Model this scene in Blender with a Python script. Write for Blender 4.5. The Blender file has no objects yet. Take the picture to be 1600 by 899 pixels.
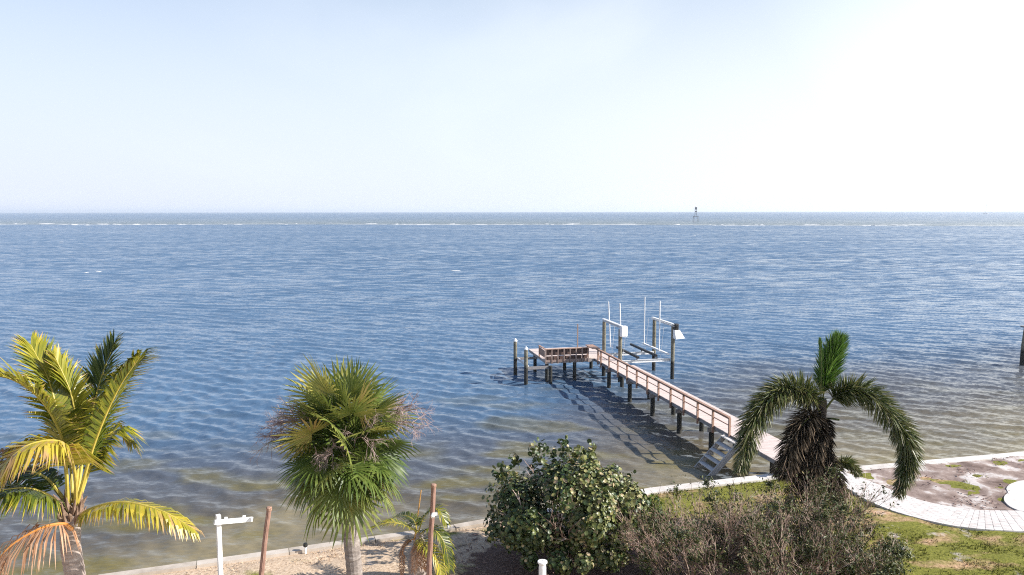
import bpy, math, random
import numpy as np
from mathutils import Vector, Matrix
R = math.radians
random.seed(7); rng = np.random.default_rng(7)
S = bpy.context.scene
COL = S.collection

# ------------------------------------------------------------------ camera, sky, sun, exposure
CAM_H = 13.0; F_PX = 1200.0; PITCH = math.atan(119.0 / F_PX)
cam_d = bpy.data.cameras.new('camera'); cam = bpy.data.objects.new('camera', cam_d); COL.objects.link(cam)
cam_d.sensor_width = 36.0; cam_d.lens = 36.0 * F_PX / 1600.0
cam_d.clip_start = 0.1; cam_d.clip_end = 80000.0
cam.location = (0, 0, CAM_H); cam.rotation_euler = (R(90) - PITCH, 0, 0)
cam.rotation_euler = (Matrix.Rotation(R(90) - PITCH, 3, 'X') @ Matrix.Rotation(R(-0.08), 3, 'Z')).to_euler()
S.camera = cam

SUN_EL = 33.0; SUN_AZ = 98.0      # azimuth from +Y towards +X
world = bpy.data.worlds.new('World'); S.world = world; world.use_nodes = True
wn = world.node_tree.nodes; wl = world.node_tree.links; wn.clear()
w_out = wn.new('ShaderNodeOutputWorld'); w_bg = wn.new('ShaderNodeBackground'); w_bg.inputs['Strength'].default_value = 0.105
sky = wn.new('ShaderNodeTexSky'); sky.sky_type = 'NISHITA'; sky.sun_disc = False
sky.sun_elevation = R(SUN_EL); sky.sun_rotation = R(SUN_AZ)
sky.air_density = 1.0; sky.dust_density = 0.6; sky.ozone_density = 2.2; sky.altitude = 0
# thin high cloud veil over the whole sky
tc = wn.new('ShaderNodeTexCoord')
sep = wn.new('ShaderNodeSeparateXYZ'); wl.new(tc.outputs['Generated'], sep.inputs[0])
addz = wn.new('ShaderNodeMath'); addz.operation = 'ADD'; addz.inputs[1].default_value = 0.16; wl.new(sep.outputs['Z'], addz.inputs[0])
dx = wn.new('ShaderNodeMath'); dx.operation = 'DIVIDE'; wl.new(sep.outputs['X'], dx.inputs[0]); wl.new(addz.outputs[0], dx.inputs[1])
dy = wn.new('ShaderNodeMath'); dy.operation = 'DIVIDE'; wl.new(sep.outputs['Y'], dy.inputs[0]); wl.new(addz.outputs[0], dy.inputs[1])
cmb = wn.new('ShaderNodeCombineXYZ'); wl.new(dx.outputs[0], cmb.inputs[0]); wl.new(dy.outputs[0], cmb.inputs[1])
cmap = wn.new('ShaderNodeMapping'); cmap.inputs['Scale'].default_value = (0.5, 0.22, 1); cmap.inputs['Location'].default_value = (1.35, 0.4, 0); cmap.inputs['Rotation'].default_value = (0, 0, R(-18))
wl.new(cmb.outputs[0], cmap.inputs[0])
cnoi = wn.new('ShaderNodeTexNoise'); cnoi.inputs['Scale'].default_value = 1.5; cnoi.inputs['Detail'].default_value = 7; cnoi.inputs['Roughness'].default_value = 0.5; cnoi.inputs['Distortion'].default_value = 0.3
wl.new(cmap.outputs[0], cnoi.inputs[0])
cr = wn.new('ShaderNodeMapRange'); cr.interpolation_type = 'SMOOTHSTEP'; cr.inputs[1].default_value = 0.50; cr.inputs[2].default_value = 0.72; cr.inputs[3].default_value = 0.0; cr.inputs[4].default_value = 0.30
wl.new(cnoi.outputs[0], cr.inputs[0])
# milky sea haze that thickens towards the horizon, all round
hz = wn.new('ShaderNodeMapRange'); hz.interpolation_type = 'SMOOTHERSTEP'; hz.inputs[1].default_value = -0.05; hz.inputs[2].default_value = 0.58; hz.inputs[3].default_value = 0.96; hz.inputs[4].default_value = 0.0
wl.new(sep.outputs['Z'], hz.inputs[0])
# forward scattering of that haze: brighter towards the sun
sdn = wn.new('ShaderNodeVectorMath'); sdn.operation = 'DOT_PRODUCT'; wl.new(tc.outputs['Generated'], sdn.inputs[0])
sdn.inputs[1].default_value = (math.sin(R(SUN_AZ)) * math.cos(R(SUN_EL)), math.cos(R(SUN_AZ)) * math.cos(R(SUN_EL)), math.sin(R(SUN_EL)))
fs = wn.new('ShaderNodeMapRange'); fs.inputs[1].default_value = -0.65; fs.inputs[2].default_value = 1.0; wl.new(sdn.outputs['Value'], fs.inputs[0])
vr = wn.new('ShaderNodeValToRGB'); ve = vr.color_ramp.elements
ve[0].position = 0.0; ve[0].color = (0.50, 0.54, 0.645, 1); ve[1].position = 1.0; ve[1].color = (1.7, 1.66, 1.58, 1)
for p_, c_ in ((0.35, (0.555, 0.60, 0.665)), (0.55, (0.66, 0.68, 0.70))): ve.new(p_).color = (*c_, 1)
wl.new(fs.outputs[0], vr.inputs[0])
vcol = wn.new('ShaderNodeVectorMath'); vcol.operation = 'SCALE'; vcol.inputs['Scale'].default_value = 9.3; wl.new(vr.outputs[0], vcol.inputs[0])
cmix = wn.new('ShaderNodeMix'); cmix.data_type = 'RGBA'
wl.new(hz.outputs[0], cmix.inputs[0]); wl.new(sky.outputs[0], cmix.inputs[6]); wl.new(vcol.outputs[0], cmix.inputs[7])
ccol = wn.new('ShaderNodeVectorMath'); ccol.operation = 'SCALE'; ccol.inputs['Scale'].default_value = 10.4; wl.new(vr.outputs[0], ccol.inputs[0])
cm0 = cmix
cmix = wn.new('ShaderNodeMix'); cmix.data_type = 'RGBA'
wl.new(cr.outputs[0], cmix.inputs[0]); wl.new(cm0.outputs[2], cmix.inputs[6]); wl.new(ccol.outputs[0], cmix.inputs[7])
# below the horizon the surroundings are sea and land, not sky
bel = wn.new('ShaderNodeMapRange'); bel.inputs[1].default_value = -0.03; bel.inputs[2].default_value = -0.005; wl.new(sep.outputs['Z'], bel.inputs[0])
bmx = wn.new('ShaderNodeMix'); bmx.data_type = 'RGBA'; bmx.inputs[6].default_value = (0.9, 1.2, 1.6, 1); wl.new(bel.outputs[0], bmx.inputs[0]); wl.new(cmix.outputs[2], bmx.inputs[7])
wl.new(bmx.outputs[2], w_bg.inputs['Color']); wl.new(w_bg.outputs[0], w_out.inputs['Surface'])

sd = bpy.data.lights.new('sun', 'SUN'); sd.energy = 5.0; sd.angle = R(0.53); sd.color = (1.0, 0.95, 0.87)
sun = bpy.data.objects.new('sun', sd); COL.objects.link(sun); sun.location = (40, 10, 60)
sv = Vector((math.sin(R(SUN_AZ)) * math.cos(R(SUN_EL)), math.cos(R(SUN_AZ)) * math.cos(R(SUN_EL)), math.sin(R(SUN_EL))))
sun.rotation_euler = sv.to_track_quat('Z', 'Y').to_euler()

S.view_settings.view_transform = 'Standard'; S.view_settings.look = 'None'
S.view_settings.exposure = 0.75; S.view_settings.gamma = 1.0; S.view_settings.use_curve_mapping = False
S.cycles.volume_bounces = 2; S.cycles.max_bounces = 6; S.cycles.transparent_max_bounces = 6
S.cycles.use_denoising = False; S.cycles.filter_width = 1.1; S.cycles.sample_clamp_indirect = 4.0

# ------------------------------------------------------------------ helpers
def ray(px, py):
    u = px - 800.0; v = py - 449.5
    return u, F_PX * math.cos(PITCH) - v * math.sin(PITCH), F_PX * math.sin(PITCH) + v * math.cos(PITCH)
def at(px, py, Y):                    # photo pixel at distance Y -> world point
    u, w, d = ray(px, py); return Vector((u * Y / w, Y, CAM_H - d * Y / w))
def on(px, py, z):                    # photo pixel on a level z -> world point
    u, w, d = ray(px, py); s = (CAM_H - z) / d; return Vector((u * s, w * s, z))

def nt(name):
    m = bpy.data.materials.new(name); m.use_nodes = True
    n = m.node_tree.nodes; l = m.node_tree.links
    return m, n, l, n['Principled BSDF']
def ramp(n, stops, fac=None, l=None):
    r = n.new('ShaderNodeValToRGB'); e = r.color_ramp.elements
    while len(e) > 1: e.remove(e[-1])
    e[0].position = stops[0][0]; e[0].color = (*stops[0][1], 1)
    for p, c in stops[1:]:
        k = e.new(p); k.color = (*c, 1)
    if fac is not None: l.new(fac, r.inputs[0])
    return r
def mat(name, stops, scale=3.0, rough=0.7, bump=0.3, stretch=(1, 1, 1), detail=5, spec=0.4, metal=0.0, bdist=0.02, objrand=0.0, coords='Object'):
    m, n, l, b = nt(name)
    t = n.new('ShaderNodeTexCoord'); mp = n.new('ShaderNodeMapping'); mp.inputs['Scale'].default_value = stretch
    l.new(t.outputs[coords], mp.inputs[0])
    no = n.new('ShaderNodeTexNoise'); no.inputs['Scale'].default_value = scale; no.inputs['Detail'].default_value = detail; no.inputs['Roughness'].default_value = 0.62
    l.new(mp.outputs[0], no.inputs[0])
    f = no.outputs[0]
    if objrand:
        oi = n.new('ShaderNodeObjectInfo'); ma = n.new('ShaderNodeMath'); ma.operation = 'MULTIPLY_ADD'; ma.inputs[1].default_value = objrand; 
        l.new(oi.outputs['Random'], ma.inputs[0]); l.new(f, ma.inputs[2])
        sb = n.new('ShaderNodeMath'); sb.operation = 'SUBTRACT'; sb.inputs[1].default_value = objrand / 2; l.new(ma.outputs[0], sb.inputs[0]); f = sb.outputs[0]
    r = ramp(n, stops, f, l); l.new(r.outputs[0], b.inputs['Base Color'])
    b.inputs['Roughness'].default_value = rough; b.inputs['Metallic'].default_value = metal; b.inputs['Specular IOR Level'].default_value = spec
    if bump:
        bp = n.new('ShaderNodeBump'); bp.inputs['Strength'].default_value = bump; bp.inputs['Distance'].default_value = bdist
        l.new(no.outputs[0], bp.inputs['Height']); l.new(bp.outputs[0], b.inputs['Normal'])
    return m
def leafmat(name, stops, trans=0.35, rough=0.45, spec=0.4):
    m, n, l, b = nt(name)
    a = n.new('ShaderNodeAttribute'); a.attribute_name = 'tint'
    t = n.new('ShaderNodeNewGeometry'); no = n.new('ShaderNodeTexNoise'); no.inputs['Scale'].default_value = 2.3; no.inputs['Detail'].default_value = 3
    l.new(t.outputs['Position'], no.inputs[0])
    ma = n.new('ShaderNodeMath'); ma.operation = 'MULTIPLY_ADD'; ma.inputs[1].default_value = 0.5; l.new(no.outputs[0], ma.inputs[0]); 
    sb = n.new('ShaderNodeMath'); sb.operation = 'SUBTRACT'; sb.inputs[1].default_value = 0.25; l.new(a.outputs['Fac'], sb.inputs[0]); l.new(sb.outputs[0], ma.inputs[2])
    r = ramp(n, stops, ma.outputs[0], l)
    l.new(r.outputs[0], b.inputs['Base Color']); b.inputs['Roughness'].default_value = rough; b.inputs['Specular IOR Level'].default_value = spec
    if trans:
        tr = n.new('ShaderNodeBsdfTranslucent'); l.new(r.outputs[0], tr.inputs[0])
        mx = n.new('ShaderNodeMixShader'); mx.inputs[0].default_value = trans
        l.new(b.outputs[0], mx.inputs[1]); l.new(tr.outputs[0], mx.inputs[2]); l.new(mx.outputs[0], n['Material Output'].inputs[0])
    return m

WL = {}
class MB:
    def __init__(s): s.v = []; s.f = []; s.m = []; s.t = []; s.mi = 0; s.tint = 0.5
    def add(s, vs, fs):
        o = len(s.v); s.v += [tuple(x) for x in vs]; s.t += [s.tint] * len(vs)
        for f in fs: s.f.append(tuple(i + o for i in f)); s.m.append(s.mi)
    def box(s, c, d, rz=0.0, M=None):
        x, y, z = d[0] / 2, d[1] / 2, d[2] / 2
        vs = [Vector((a * x, b * y, e * z)) for e in (-1, 1) for b in (-1, 1) for a in (-1, 1)]
        if M is not None: vs = [M @ q for q in vs]
        elif rz: vs = [Matrix.Rotation(rz, 3, 'Z') @ q for q in vs]
        s.add([q + Vector(c) for q in vs], [(0, 2, 3, 1), (4, 5, 7, 6), (0, 1, 5, 4), (2, 6, 7, 3), (0, 4, 6, 2), (1, 3, 7, 5)])
    def beam(s, p, q, w, h):          # box from p to q, w sideways, h up
        p = Vector(p); q = Vector(q); d = q - p; L = d.length; d.normalize()
        up = Vector((0, 0, 1)) if abs(d.z) < 0.95 else Vector((0, 1, 0))
        sd_ = d.cross(up).normalized(); u = sd_.cross(d)
        M = Matrix((d, sd_, u)).transposed(); s.box((p + q) / 2, (L, w, h), M=M)
    def tube(s, pts, rad, n=6, cap=True):
        pts = [Vector(p) for p in pts]; ring = []; o = []
        pu = None
        for i, p in enumerate(pts):
            d = (pts[min(i + 1, len(pts) - 1)] - pts[max(i - 1, 0)])
            d = d.normalized() if d.length > 1e-9 else Vector((0, 0, 1))
            u = Vector((1, 0, 0)) if pu is None else pu
            u = u - d * u.dot(d)
            if u.length < 1e-3: u = Vector((0, 1, 0)) - d * d.y
            u.normalize(); pu = u; w = d.cross(u)
            r = rad[i] if isinstance(rad, (list, tuple)) else rad
            ring += [p + (u * math.cos(a) + w * math.sin(a)) * r for a in [2 * math.pi * k / n for k in range(n)]]
        fs = []
        for i in range(len(pts) - 1):
            for k in range(n):
                a = i * n + k; b = i * n + (k + 1) % n; fs.append((a, b, b + n, a + n))
        if cap and n > 3: fs.append(tuple(range(n))[::-1]); e = (len(pts) - 1) * n; fs.append(tuple(range(e, e + n)))
        s.add(ring, fs)
    def lathe(s, c, prof, n=12):
        c = Vector(c); s.tube([c + Vector((0, 0, z)) for r, z in prof], [max(r, 1e-4) for r, z in prof], n)
    def build(s, name, mats, parent=None, origin=None, smooth=False, local=False):
        me = bpy.data.meshes.new(name)
        off = Vector((0, 0, 0))
        if parent is not None and not local: off = WL[parent]
        elif origin is not None: off = Vector(origin)
        me.from_pydata([(a - off.x, b - off.y, c - off.z) for a, b, c in s.v], [], s.f)
        if not isinstance(mats, (list, tuple)): mats = [mats]
        for k in mats: me.materials.append(k)
        if len(mats) > 1: me.polygons.foreach_set('material_index', s.m)
        if smooth: me.polygons.foreach_set('use_smooth', [True] * len(s.f))
        at_ = me.attributes.new('tint', 'FLOAT', 'POINT'); at_.data.foreach_set('value', s.t)
        o = bpy.data.objects.new(name, me); COL.objects.link(o)
        if parent is not None: o.parent = parent; WL[o] = WL[parent]
        else: o.location = off; WL[o] = off
        return o
def tag(o, label, cat, group=None):
    o['label'] = label; o['category'] = cat
    if group: o['group'] = group
    return o
def thing(name, label, cat, loc, rz=0.0, group=None):
    o = bpy.data.objects.new(name, None); COL.objects.link(o); o.location = loc; o.rotation_euler = (0, 0, rz); o.empty_display_size = 0.3
    WL[o] = Vector(loc); return tag(o, label, cat, group)
def kind(o, k): o['kind'] = k; return o
def spline(pts, n):
    P = [Vector(p) for p in pts]; P = [2 * P[0] - P[1]] + P + [2 * P[-1] - P[-2]]; out = []
    m = len(P) - 3
    for i in range(n + 1):
        t = i / n * m; k = min(int(t), m - 1); t -= k; a, b, c, d = P[k:k + 4]
        out.append(0.5 * ((2 * b) + (c - a) * t + (2 * a - 5 * b + 4 * c - d) * t * t + (3 * b - a - 3 * c + d) * t ** 3))
    return out
def rvec():
    v = rng.normal(size=3); return Vector(v / np.linalg.norm(v))
U = random.uniform
def wavy(x, y, seed, n=14, lam=(2, 12)):       # smooth pseudo noise, about -1..1
    r = np.random.default_rng(seed); o = np.zeros_like(np.asarray(x, dtype=float))
    for _ in range(n):
        k = 2 * math.pi / math.exp(r.uniform(math.log(lam[0]), math.log(lam[1]))); a = r.uniform(0, 6.283); p = r.uniform(0, 6.283)
        o = o + np.sin(k * (x * math.cos(a) + y * math.sin(a)) + p)
    return o / math.sqrt(n / 2) / 1.7

# shoreline (water side edge of the seawall)
SHORE = [(-60, 9.0), (-22, 21.5), (-13.15, 24.6), (-5.63, 27.25), (-1.48, 28.75), (5.87, 32.35), (12.13, 34.25), (16.18, 35.15), (25.5, 37.35), (60, 45.3)]
SX = np.array([p[0] for p in SHORE]); SY = np.array([p[1] for p in SHORE])
def shore(x): return np.interp(x, SX, SY)
GZ = 0.95

# ------------------------------------------------------------------ materials
M_wood_red = mat('reddish weathered timber', [(0.25, (0.15, 0.10, 0.085)), (0.55, (0.26, 0.19, 0.165)), (0.8, (0.38, 0.29, 0.25))], 6, 0.8, 0.4, (1, 1, 6), objrand=0.2)
M_rail = mat('stained rail timber', [(0.25, (0.22, 0.12, 0.085)), (0.55, (0.37, 0.23, 0.17)), (0.8, (0.52, 0.37, 0.30))], 5, 0.7, 0.4, (6, 0.6, 6), objrand=0.15)
M_deck = mat('bleached deck board', [(0.25, (0.42, 0.335, 0.30)), (0.5, (0.60, 0.50, 0.46)), (0.8, (0.70, 0.61, 0.57))], 2.2, 0.8, 0.4, (0.6, 7, 1))
M_joist = mat('grey treated timber', [(0.25, (0.16, 0.15, 0.15)), (0.6, (0.30, 0.28, 0.28)), (0.85, (0.42, 0.39, 0.37))], 4, 0.85, 0.4, (4, 0.6, 5), objrand=0.2)
M_stair = mat('pale weathered stair timber', [(0.25, (0.36, 0.34, 0.33)), (0.55, (0.52, 0.49, 0.475)), (0.85, (0.64, 0.60, 0.58))], 4, 0.85, 0.4, (4, 0.6, 5), objrand=0.2)
M_dark_panel = mat('dark stained panel board', [(0.3, (0.06, 0.035, 0.03)), (0.7, (0.14, 0.085, 0.07))], 5, 0.75, 0.4, (6, 6, 1), objrand=0.2)
M_white = mat('white vinyl', [(0.3, (0.78, 0.78, 0.78)), (0.7, (0.85, 0.85, 0.84))], 3, 0.4, 0.05)
M_white_metal = mat('white powder coated aluminium', [(0.3, (0.55, 0.56, 0.57)), (0.7, (0.72, 0.72, 0.72))], 4, 0.45, 0.1)
M_black = mat('black plastic', [(0.3, (0.012, 0.012, 0.014)), (0.7, (0.03, 0.03, 0.03))], 5, 0.5, 0.1)
M_conc = mat('pale concrete cap', [(0.2, (0.42, 0.375, 0.34)), (0.5, (0.58, 0.54, 0.50)), (0.8, (0.68, 0.65, 0.62))], 2.0, 0.85, 0.4, bdist=0.01, objrand=0.2, coords='Object')
M_conc_old = mat('weathered beige concrete cap', [(0.2, (0.32, 0.27, 0.22)), (0.5, (0.46, 0.40, 0.34)), (0.8, (0.56, 0.50, 0.44))], 2.0, 0.9, 0.5, bdist=0.015, objrand=0.2)
M_paver = mat('pale concrete paver', [(0.15, (0.46, 0.41, 0.38)), (0.45, (0.60, 0.555, 0.53)), (0.8, (0.70, 0.67, 0.65))], 3.0, 0.85, 0.4, bdist=0.006, objrand=0.3)
M_patio = mat('smooth white patio', [(0.2, (0.52, 0.475, 0.445)), (0.8, (0.66, 0.625, 0.60))], 3.0, 0.8, 0.2, bdist=0.006)
M_post = mat('rough brown pole timber', [(0.25, (0.15, 0.085, 0.065)), (0.55, (0.29, 0.17, 0.13)), (0.85, (0.44, 0.29, 0.23))], 7, 0.85, 0.6, (3, 3, 0.5))
M_orange = mat('orange bamboo stake', [(0.3, (0.40, 0.20, 0.06)), (0.7, (0.55, 0.32, 0.10))], 7, 0.6, 0.3)
M_sail = mat('pale hull paint', [(0.3, (0.55, 0.57, 0.6)), (0.7, (0.7, 0.7, 0.72))], 0.5, 0.5, 0)
M_steel = mat('dark weathered steel', [(0.3, (0.09, 0.10, 0.115)), (0.7, (0.16, 0.17, 0.19))], 0.5, 0.7, 0)
M_foam = mat('white surf foam', [(0.3, (0.46, 0.47, 0.47)), (0.7, (0.66, 0.66, 0.66))], 0.6, 0.9, 0.3)

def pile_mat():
    m, n, l, b = nt('piling timber with algae band and painted shade')
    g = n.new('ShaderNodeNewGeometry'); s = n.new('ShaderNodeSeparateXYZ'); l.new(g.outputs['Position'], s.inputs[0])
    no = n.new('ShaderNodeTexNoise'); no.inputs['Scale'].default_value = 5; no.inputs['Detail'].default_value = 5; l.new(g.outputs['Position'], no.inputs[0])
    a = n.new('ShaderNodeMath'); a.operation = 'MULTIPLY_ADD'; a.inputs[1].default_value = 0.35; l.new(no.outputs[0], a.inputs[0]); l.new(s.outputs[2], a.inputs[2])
    mr = n.new('ShaderNodeMapRange'); mr.inputs[1].default_value = 1.45; mr.inputs[2].default_value = 1.75; l.new(a.outputs[0], mr.inputs[0])  # algae band carried up to deck height, painting in the shade under the dock
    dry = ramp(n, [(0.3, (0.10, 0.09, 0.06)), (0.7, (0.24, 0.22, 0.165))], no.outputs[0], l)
    wet_shade = ramp(n, [(0.3, (0.010, 0.011, 0.011)), (0.7, (0.035, 0.034, 0.028))], no.outputs[0], l)
    mx = n.new('ShaderNodeMix'); mx.data_type = 'RGBA'; l.new(mr.outputs[0], mx.inputs[0]); l.new(wet_shade.outputs[0], mx.inputs[6]); l.new(dry.outputs[0], mx.inputs[7])
    l.new(mx.outputs[2], b.inputs['Base Color']); b.inputs['Roughness'].default_value = 0.75
    bp = n.new('ShaderNodeBump'); bp.inputs['Strength'].default_value = 0.5; bp.inputs['Distance'].default_value = 0.03; l.new(no.outputs[0], bp.inputs['Height']); l.new(bp.outputs[0], b.inputs['Normal'])
    return m
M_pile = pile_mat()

def ground_nodes(name, tuft=False):
    m, n, l, b = nt(name)
    g = n.new('ShaderNodeNewGeometry')
    def noise(sc, det, off=(0, 0, 0), st=(1, 1, 0)):
        mp = n.new('ShaderNodeMapping'); mp.inputs['Location'].default_value = off; mp.inputs['Scale'].default_value = st; l.new(g.outputs['Position'], mp.inputs[0])
        t = n.new('ShaderNodeTexNoise'); t.inputs['Scale'].default_value = sc; t.inputs['Detail'].default_value = det; t.inputs['Roughness'].default_value = 0.6; l.new(mp.outputs[0], t.inputs[0]); return t.outputs[0]
    s = n.new('ShaderNodeSeparateXYZ'); l.new(g.outputs['Position'], s.inputs[0])
    # the lawn is irrigated on the right, dry on the left
    side = n.new('ShaderNodeMapRange'); side.inputs[1].default_value = -1.0; side.inputs[2].default_value = 9.0; side.inputs[3].default_value = -0.12; side.inputs[4].default_value = 0.085; l.new(s.outputs[0], side.inputs[0])
    a = n.new('ShaderNodeMath'); a.operation = 'ADD'; l.new(noise(0.42, 5, (3, 1, 0), (0.8, 1.3, 0)), a.inputs[0]); l.new(side.outputs[0], a.inputs[1])
    green = n.new('ShaderNodeMapRange'); green.inputs[1].default_value = 0.44; green.inputs[2].default_value = 0.56; l.new(a.outputs[0], green.inputs[0])
    fine = noise(9, 5)
    dry = ramp(n, [(0.3, (0.27, 0.155, 0.09)), (0.5, (0.47, 0.295, 0.185)), (0.75, (0.62, 0.44, 0.31))], fine, l)
    dry2 = ramp(n, [(0.3, (0.30, 0.215, 0.145)), (0.5, (0.51, 0.385, 0.275)), (0.75, (0.65, 0.525, 0.40))], fine, l)
    sd2 = n.new('ShaderNodeMapRange'); sd2.inputs[1].default_value = -1.0; sd2.inputs[2].default_value = 7.0; l.new(s.outputs[0], sd2.inputs[0])
    dm = n.new('ShaderNodeMix'); dm.data_type = 'RGBA'; l.new(sd2.outputs[0], dm.inputs[0]); l.new(dry2.outputs[0], dm.inputs[6]); l.new(dry.outputs[0], dm.inputs[7])
    grn = ramp(n, [(0.3, (0.10, 0.105, 0.018)), (0.55, (0.18, 0.18, 0.032)), (0.75, (0.28, 0.25, 0.065))], fine, l)
    mx = n.new('ShaderNodeMix'); mx.data_type = 'RGBA'; l.new(green.outputs[0], mx.inputs[0]); l.new(dm.outputs[2], mx.inputs[6]); l.new(grn.outputs[0], mx.inputs[7])
    col = mx.outputs[2]
    if not tuft:
        sn = n.new('ShaderNodeMapRange'); sn.inputs[1].default_value = 0.60; sn.inputs[2].default_value = 0.68; l.new(noise(0.8, 6, (11, 4, 0)), sn.inputs[0])
        m2 = n.new('ShaderNodeMix'); m2.data_type = 'RGBA'; l.new(sn.outputs[0], m2.inputs[0]); l.new(col, m2.inputs[6]); m2.inputs[7].default_value = (0.42, 0.37, 0.33, 1); col = m2.outputs[2]
        la = n.new('ShaderNodeAttribute'); la.attribute_name = 'litter'
        lm = n.new('ShaderNodeMath'); lm.operation = 'ADD'; l.new(la.outputs['Fac'], lm.inputs[0]); l.new(noise(3.0, 6, (2, 9, 0)), lm.inputs[1])
        lr = n.new('ShaderNodeMapRange'); lr.inputs[1].default_value = 0.72; lr.inputs[2].default_value = 0.95; l.new(lm.outputs[0], lr.inputs[0])
        lc = ramp(n, [(0.3, (0.06, 0.037, 0.028)), (0.55, (0.16, 0.10, 0.08)), (0.75, (0.32, 0.21, 0.17))], fine, l)
        m3 = n.new('ShaderNodeMix'); m3.data_type = 'RGBA'; l.new(lr.outputs[0], m3.inputs[0]); l.new(col, m3.inputs[6]); l.new(lc.outputs[0], m3.inputs[7]); col = m3.outputs[2]
        bp = n.new('ShaderNodeBump'); bp.inputs['Strength'].default_value = 0.6; bp.inputs['Distance'].default_value = 0.04; l.new(fine, bp.inputs['Height']); l.new(bp.outputs[0], b.inputs['Normal'])
    l.new(col, b.inputs['Base Color']); b.inputs['Roughness'].default_value = 0.9; b.inputs['Specular IOR Level'].default_value = 0.15
    return m
M_ground = ground_nodes('patchy lawn soil'); M_tuft = ground_nodes('lawn grass blade', True)
M_bed = mat('mulch and sand bed', [(0.26, (0.10, 0.07, 0.055)), (0.42, (0.21, 0.155, 0.135)), (0.53, (0.32, 0.25, 0.22)), (0.60, (0.52, 0.47, 0.445)), (0.8, (0.64, 0.60, 0.58))], 0.9, 0.95, 0.8, detail=9, bdist=0.05, spec=0.1)
M_mulch = mat('dark leaf litter', [(0.3, (0.05, 0.03, 0.022)), (0.6, (0.16, 0.095, 0.07)), (0.8, (0.30, 0.19, 0.15))], 6, 0.95, 0.9, detail=8, bdist=0.05, spec=0.1)
M_chip = mat('mulch chip', [(0.3, (0.10, 0.06, 0.05)), (0.6, (0.22, 0.14, 0.12)), (0.8, (0.36, 0.25, 0.22))], 2, 0.95, 0.3)

M_coco = leafmat('coconut leaflet', [(0.0, (0.035, 0.065, 0.012)), (0.35, (0.14, 0.17, 0.02)), (0.65, (0.36, 0.33, 0.035)), (0.88, (0.56, 0.45, 0.06)), (1.0, (0.52, 0.34, 0.16))], 0.35, 0.32)
M_coco_dry = leafmat('dry coconut leaflet', [(0.0, (0.16, 0.08, 0.04)), (0.5, (0.45, 0.24, 0.13)), (1.0, (0.62, 0.40, 0.26))], 0.25, 0.6)
M_rachis_y = mat('yellow frond stalk', [(0.3, (0.36, 0.28, 0.04)), (0.7, (0.52, 0.42, 0.09))], 3, 0.45, 0.1)
M_rachis_o = mat('orange dead stalk', [(0.3, (0.40, 0.15, 0.03)), (0.7, (0.60, 0.27, 0.07))], 3, 0.55, 0.1)
M_rachis_g = mat('green frond stalk', [(0.3, (0.10, 0.12, 0.03)), (0.7, (0.20, 0.21, 0.07))], 3, 0.5, 0.1)
M_sabal = leafmat('fan palm segment', [(0.0, (0.025, 0.05, 0.012)), (0.35, (0.095, 0.14, 0.026)), (0.62, (0.20, 0.235, 0.055)), (0.85, (0.40, 0.36, 0.09)), (1.0, (0.50, 0.35, 0.13))], 0.25, 0.42, 0.4)
M_fox = leafmat('foxtail leaflet', [(0.0, (0.022, 0.04, 0.010)), (0.35, (0.055, 0.08, 0.018)), (0.65, (0.12, 0.14, 0.04)), (1.0, (0.24, 0.21, 0.10))], 0.2, 0.4, 0.5)
M_fox_new = leafmat('young foxtail leaflet', [(0.0, (0.03, 0.08, 0.012)), (0.5, (0.08, 0.17, 0.025)), (1.0, (0.16, 0.26, 0.05))], 0.3, 0.4)
M_fox_dead = leafmat('withered foxtail leaflet', [(0.0, (0.02, 0.015, 0.012)), (0.5, (0.05, 0.04, 0.028)), (0.8, (0.14, 0.10, 0.07)), (1.0, (0.34, 0.25, 0.17))], 0.1, 0.8, 0.1)
M_trunk = mat('grey palm trunk', [(0.25, (0.12, 0.10, 0.09)), (0.5, (0.24, 0.205, 0.185)), (0.75, (0.36, 0.32, 0.295))], 3.5, 0.9, 1.0, (1, 1, 3.2), bdist=0.05)
M_trunk_c = mat('ringed coconut trunk', [(0.25, (0.18, 0.14, 0.12)), (0.5, (0.34, 0.28, 0.25)), (0.75, (0.48, 0.42, 0.38))], 3.0, 0.9, 0.8, (0.7, 0.7, 4.5), bdist=0.04)
M_trunk_f = mat('dark foxtail trunk', [(0.25, (0.035, 0.025, 0.022)), (0.5, (0.08, 0.06, 0.05)), (0.75, (0.15, 0.115, 0.10))], 4, 0.9, 1.0, (1, 1, 3.0), bdist=0.04)
M_fibre = mat('brown palm fibre', [(0.3, (0.13, 0.08, 0.05)), (0.7, (0.32, 0.22, 0.16))], 9, 0.95, 0.9, (3, 3, 0.6), bdist=0.04)
M_twig = mat('dead flower twig', [(0.3, (0.25, 0.17, 0.16)), (0.7, (0.42, 0.32, 0.29))], 5, 0.9, 0)
M_twig_g = mat('grey brown twig', [(0.3, (0.10, 0.06, 0.045)), (0.5, (0.32, 0.215, 0.165)), (0.68, (0.62, 0.49, 0.42))], 2.4, 0.9, 0, detail=6)
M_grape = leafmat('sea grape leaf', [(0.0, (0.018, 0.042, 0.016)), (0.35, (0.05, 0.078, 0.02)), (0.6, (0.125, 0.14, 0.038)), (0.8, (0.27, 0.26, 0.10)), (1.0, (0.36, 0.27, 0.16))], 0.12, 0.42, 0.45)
M_shrub = leafmat('small shrub leaf', [(0.0, (0.02, 0.034, 0.012)), (0.5, (0.085, 0.10, 0.026)), (0.8, (0.19, 0.185, 0.055)), (1.0, (0.28, 0.20, 0.11))], 0.2, 0.5, 0.4)
M_bright = leafmat('bright shrub leaf', [(0.0, (0.03, 0.06, 0.012)), (0.5, (0.09, 0.15, 0.022)), (1.0, (0.20, 0.25, 0.04))], 0.3, 0.5, 0.4)

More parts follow.
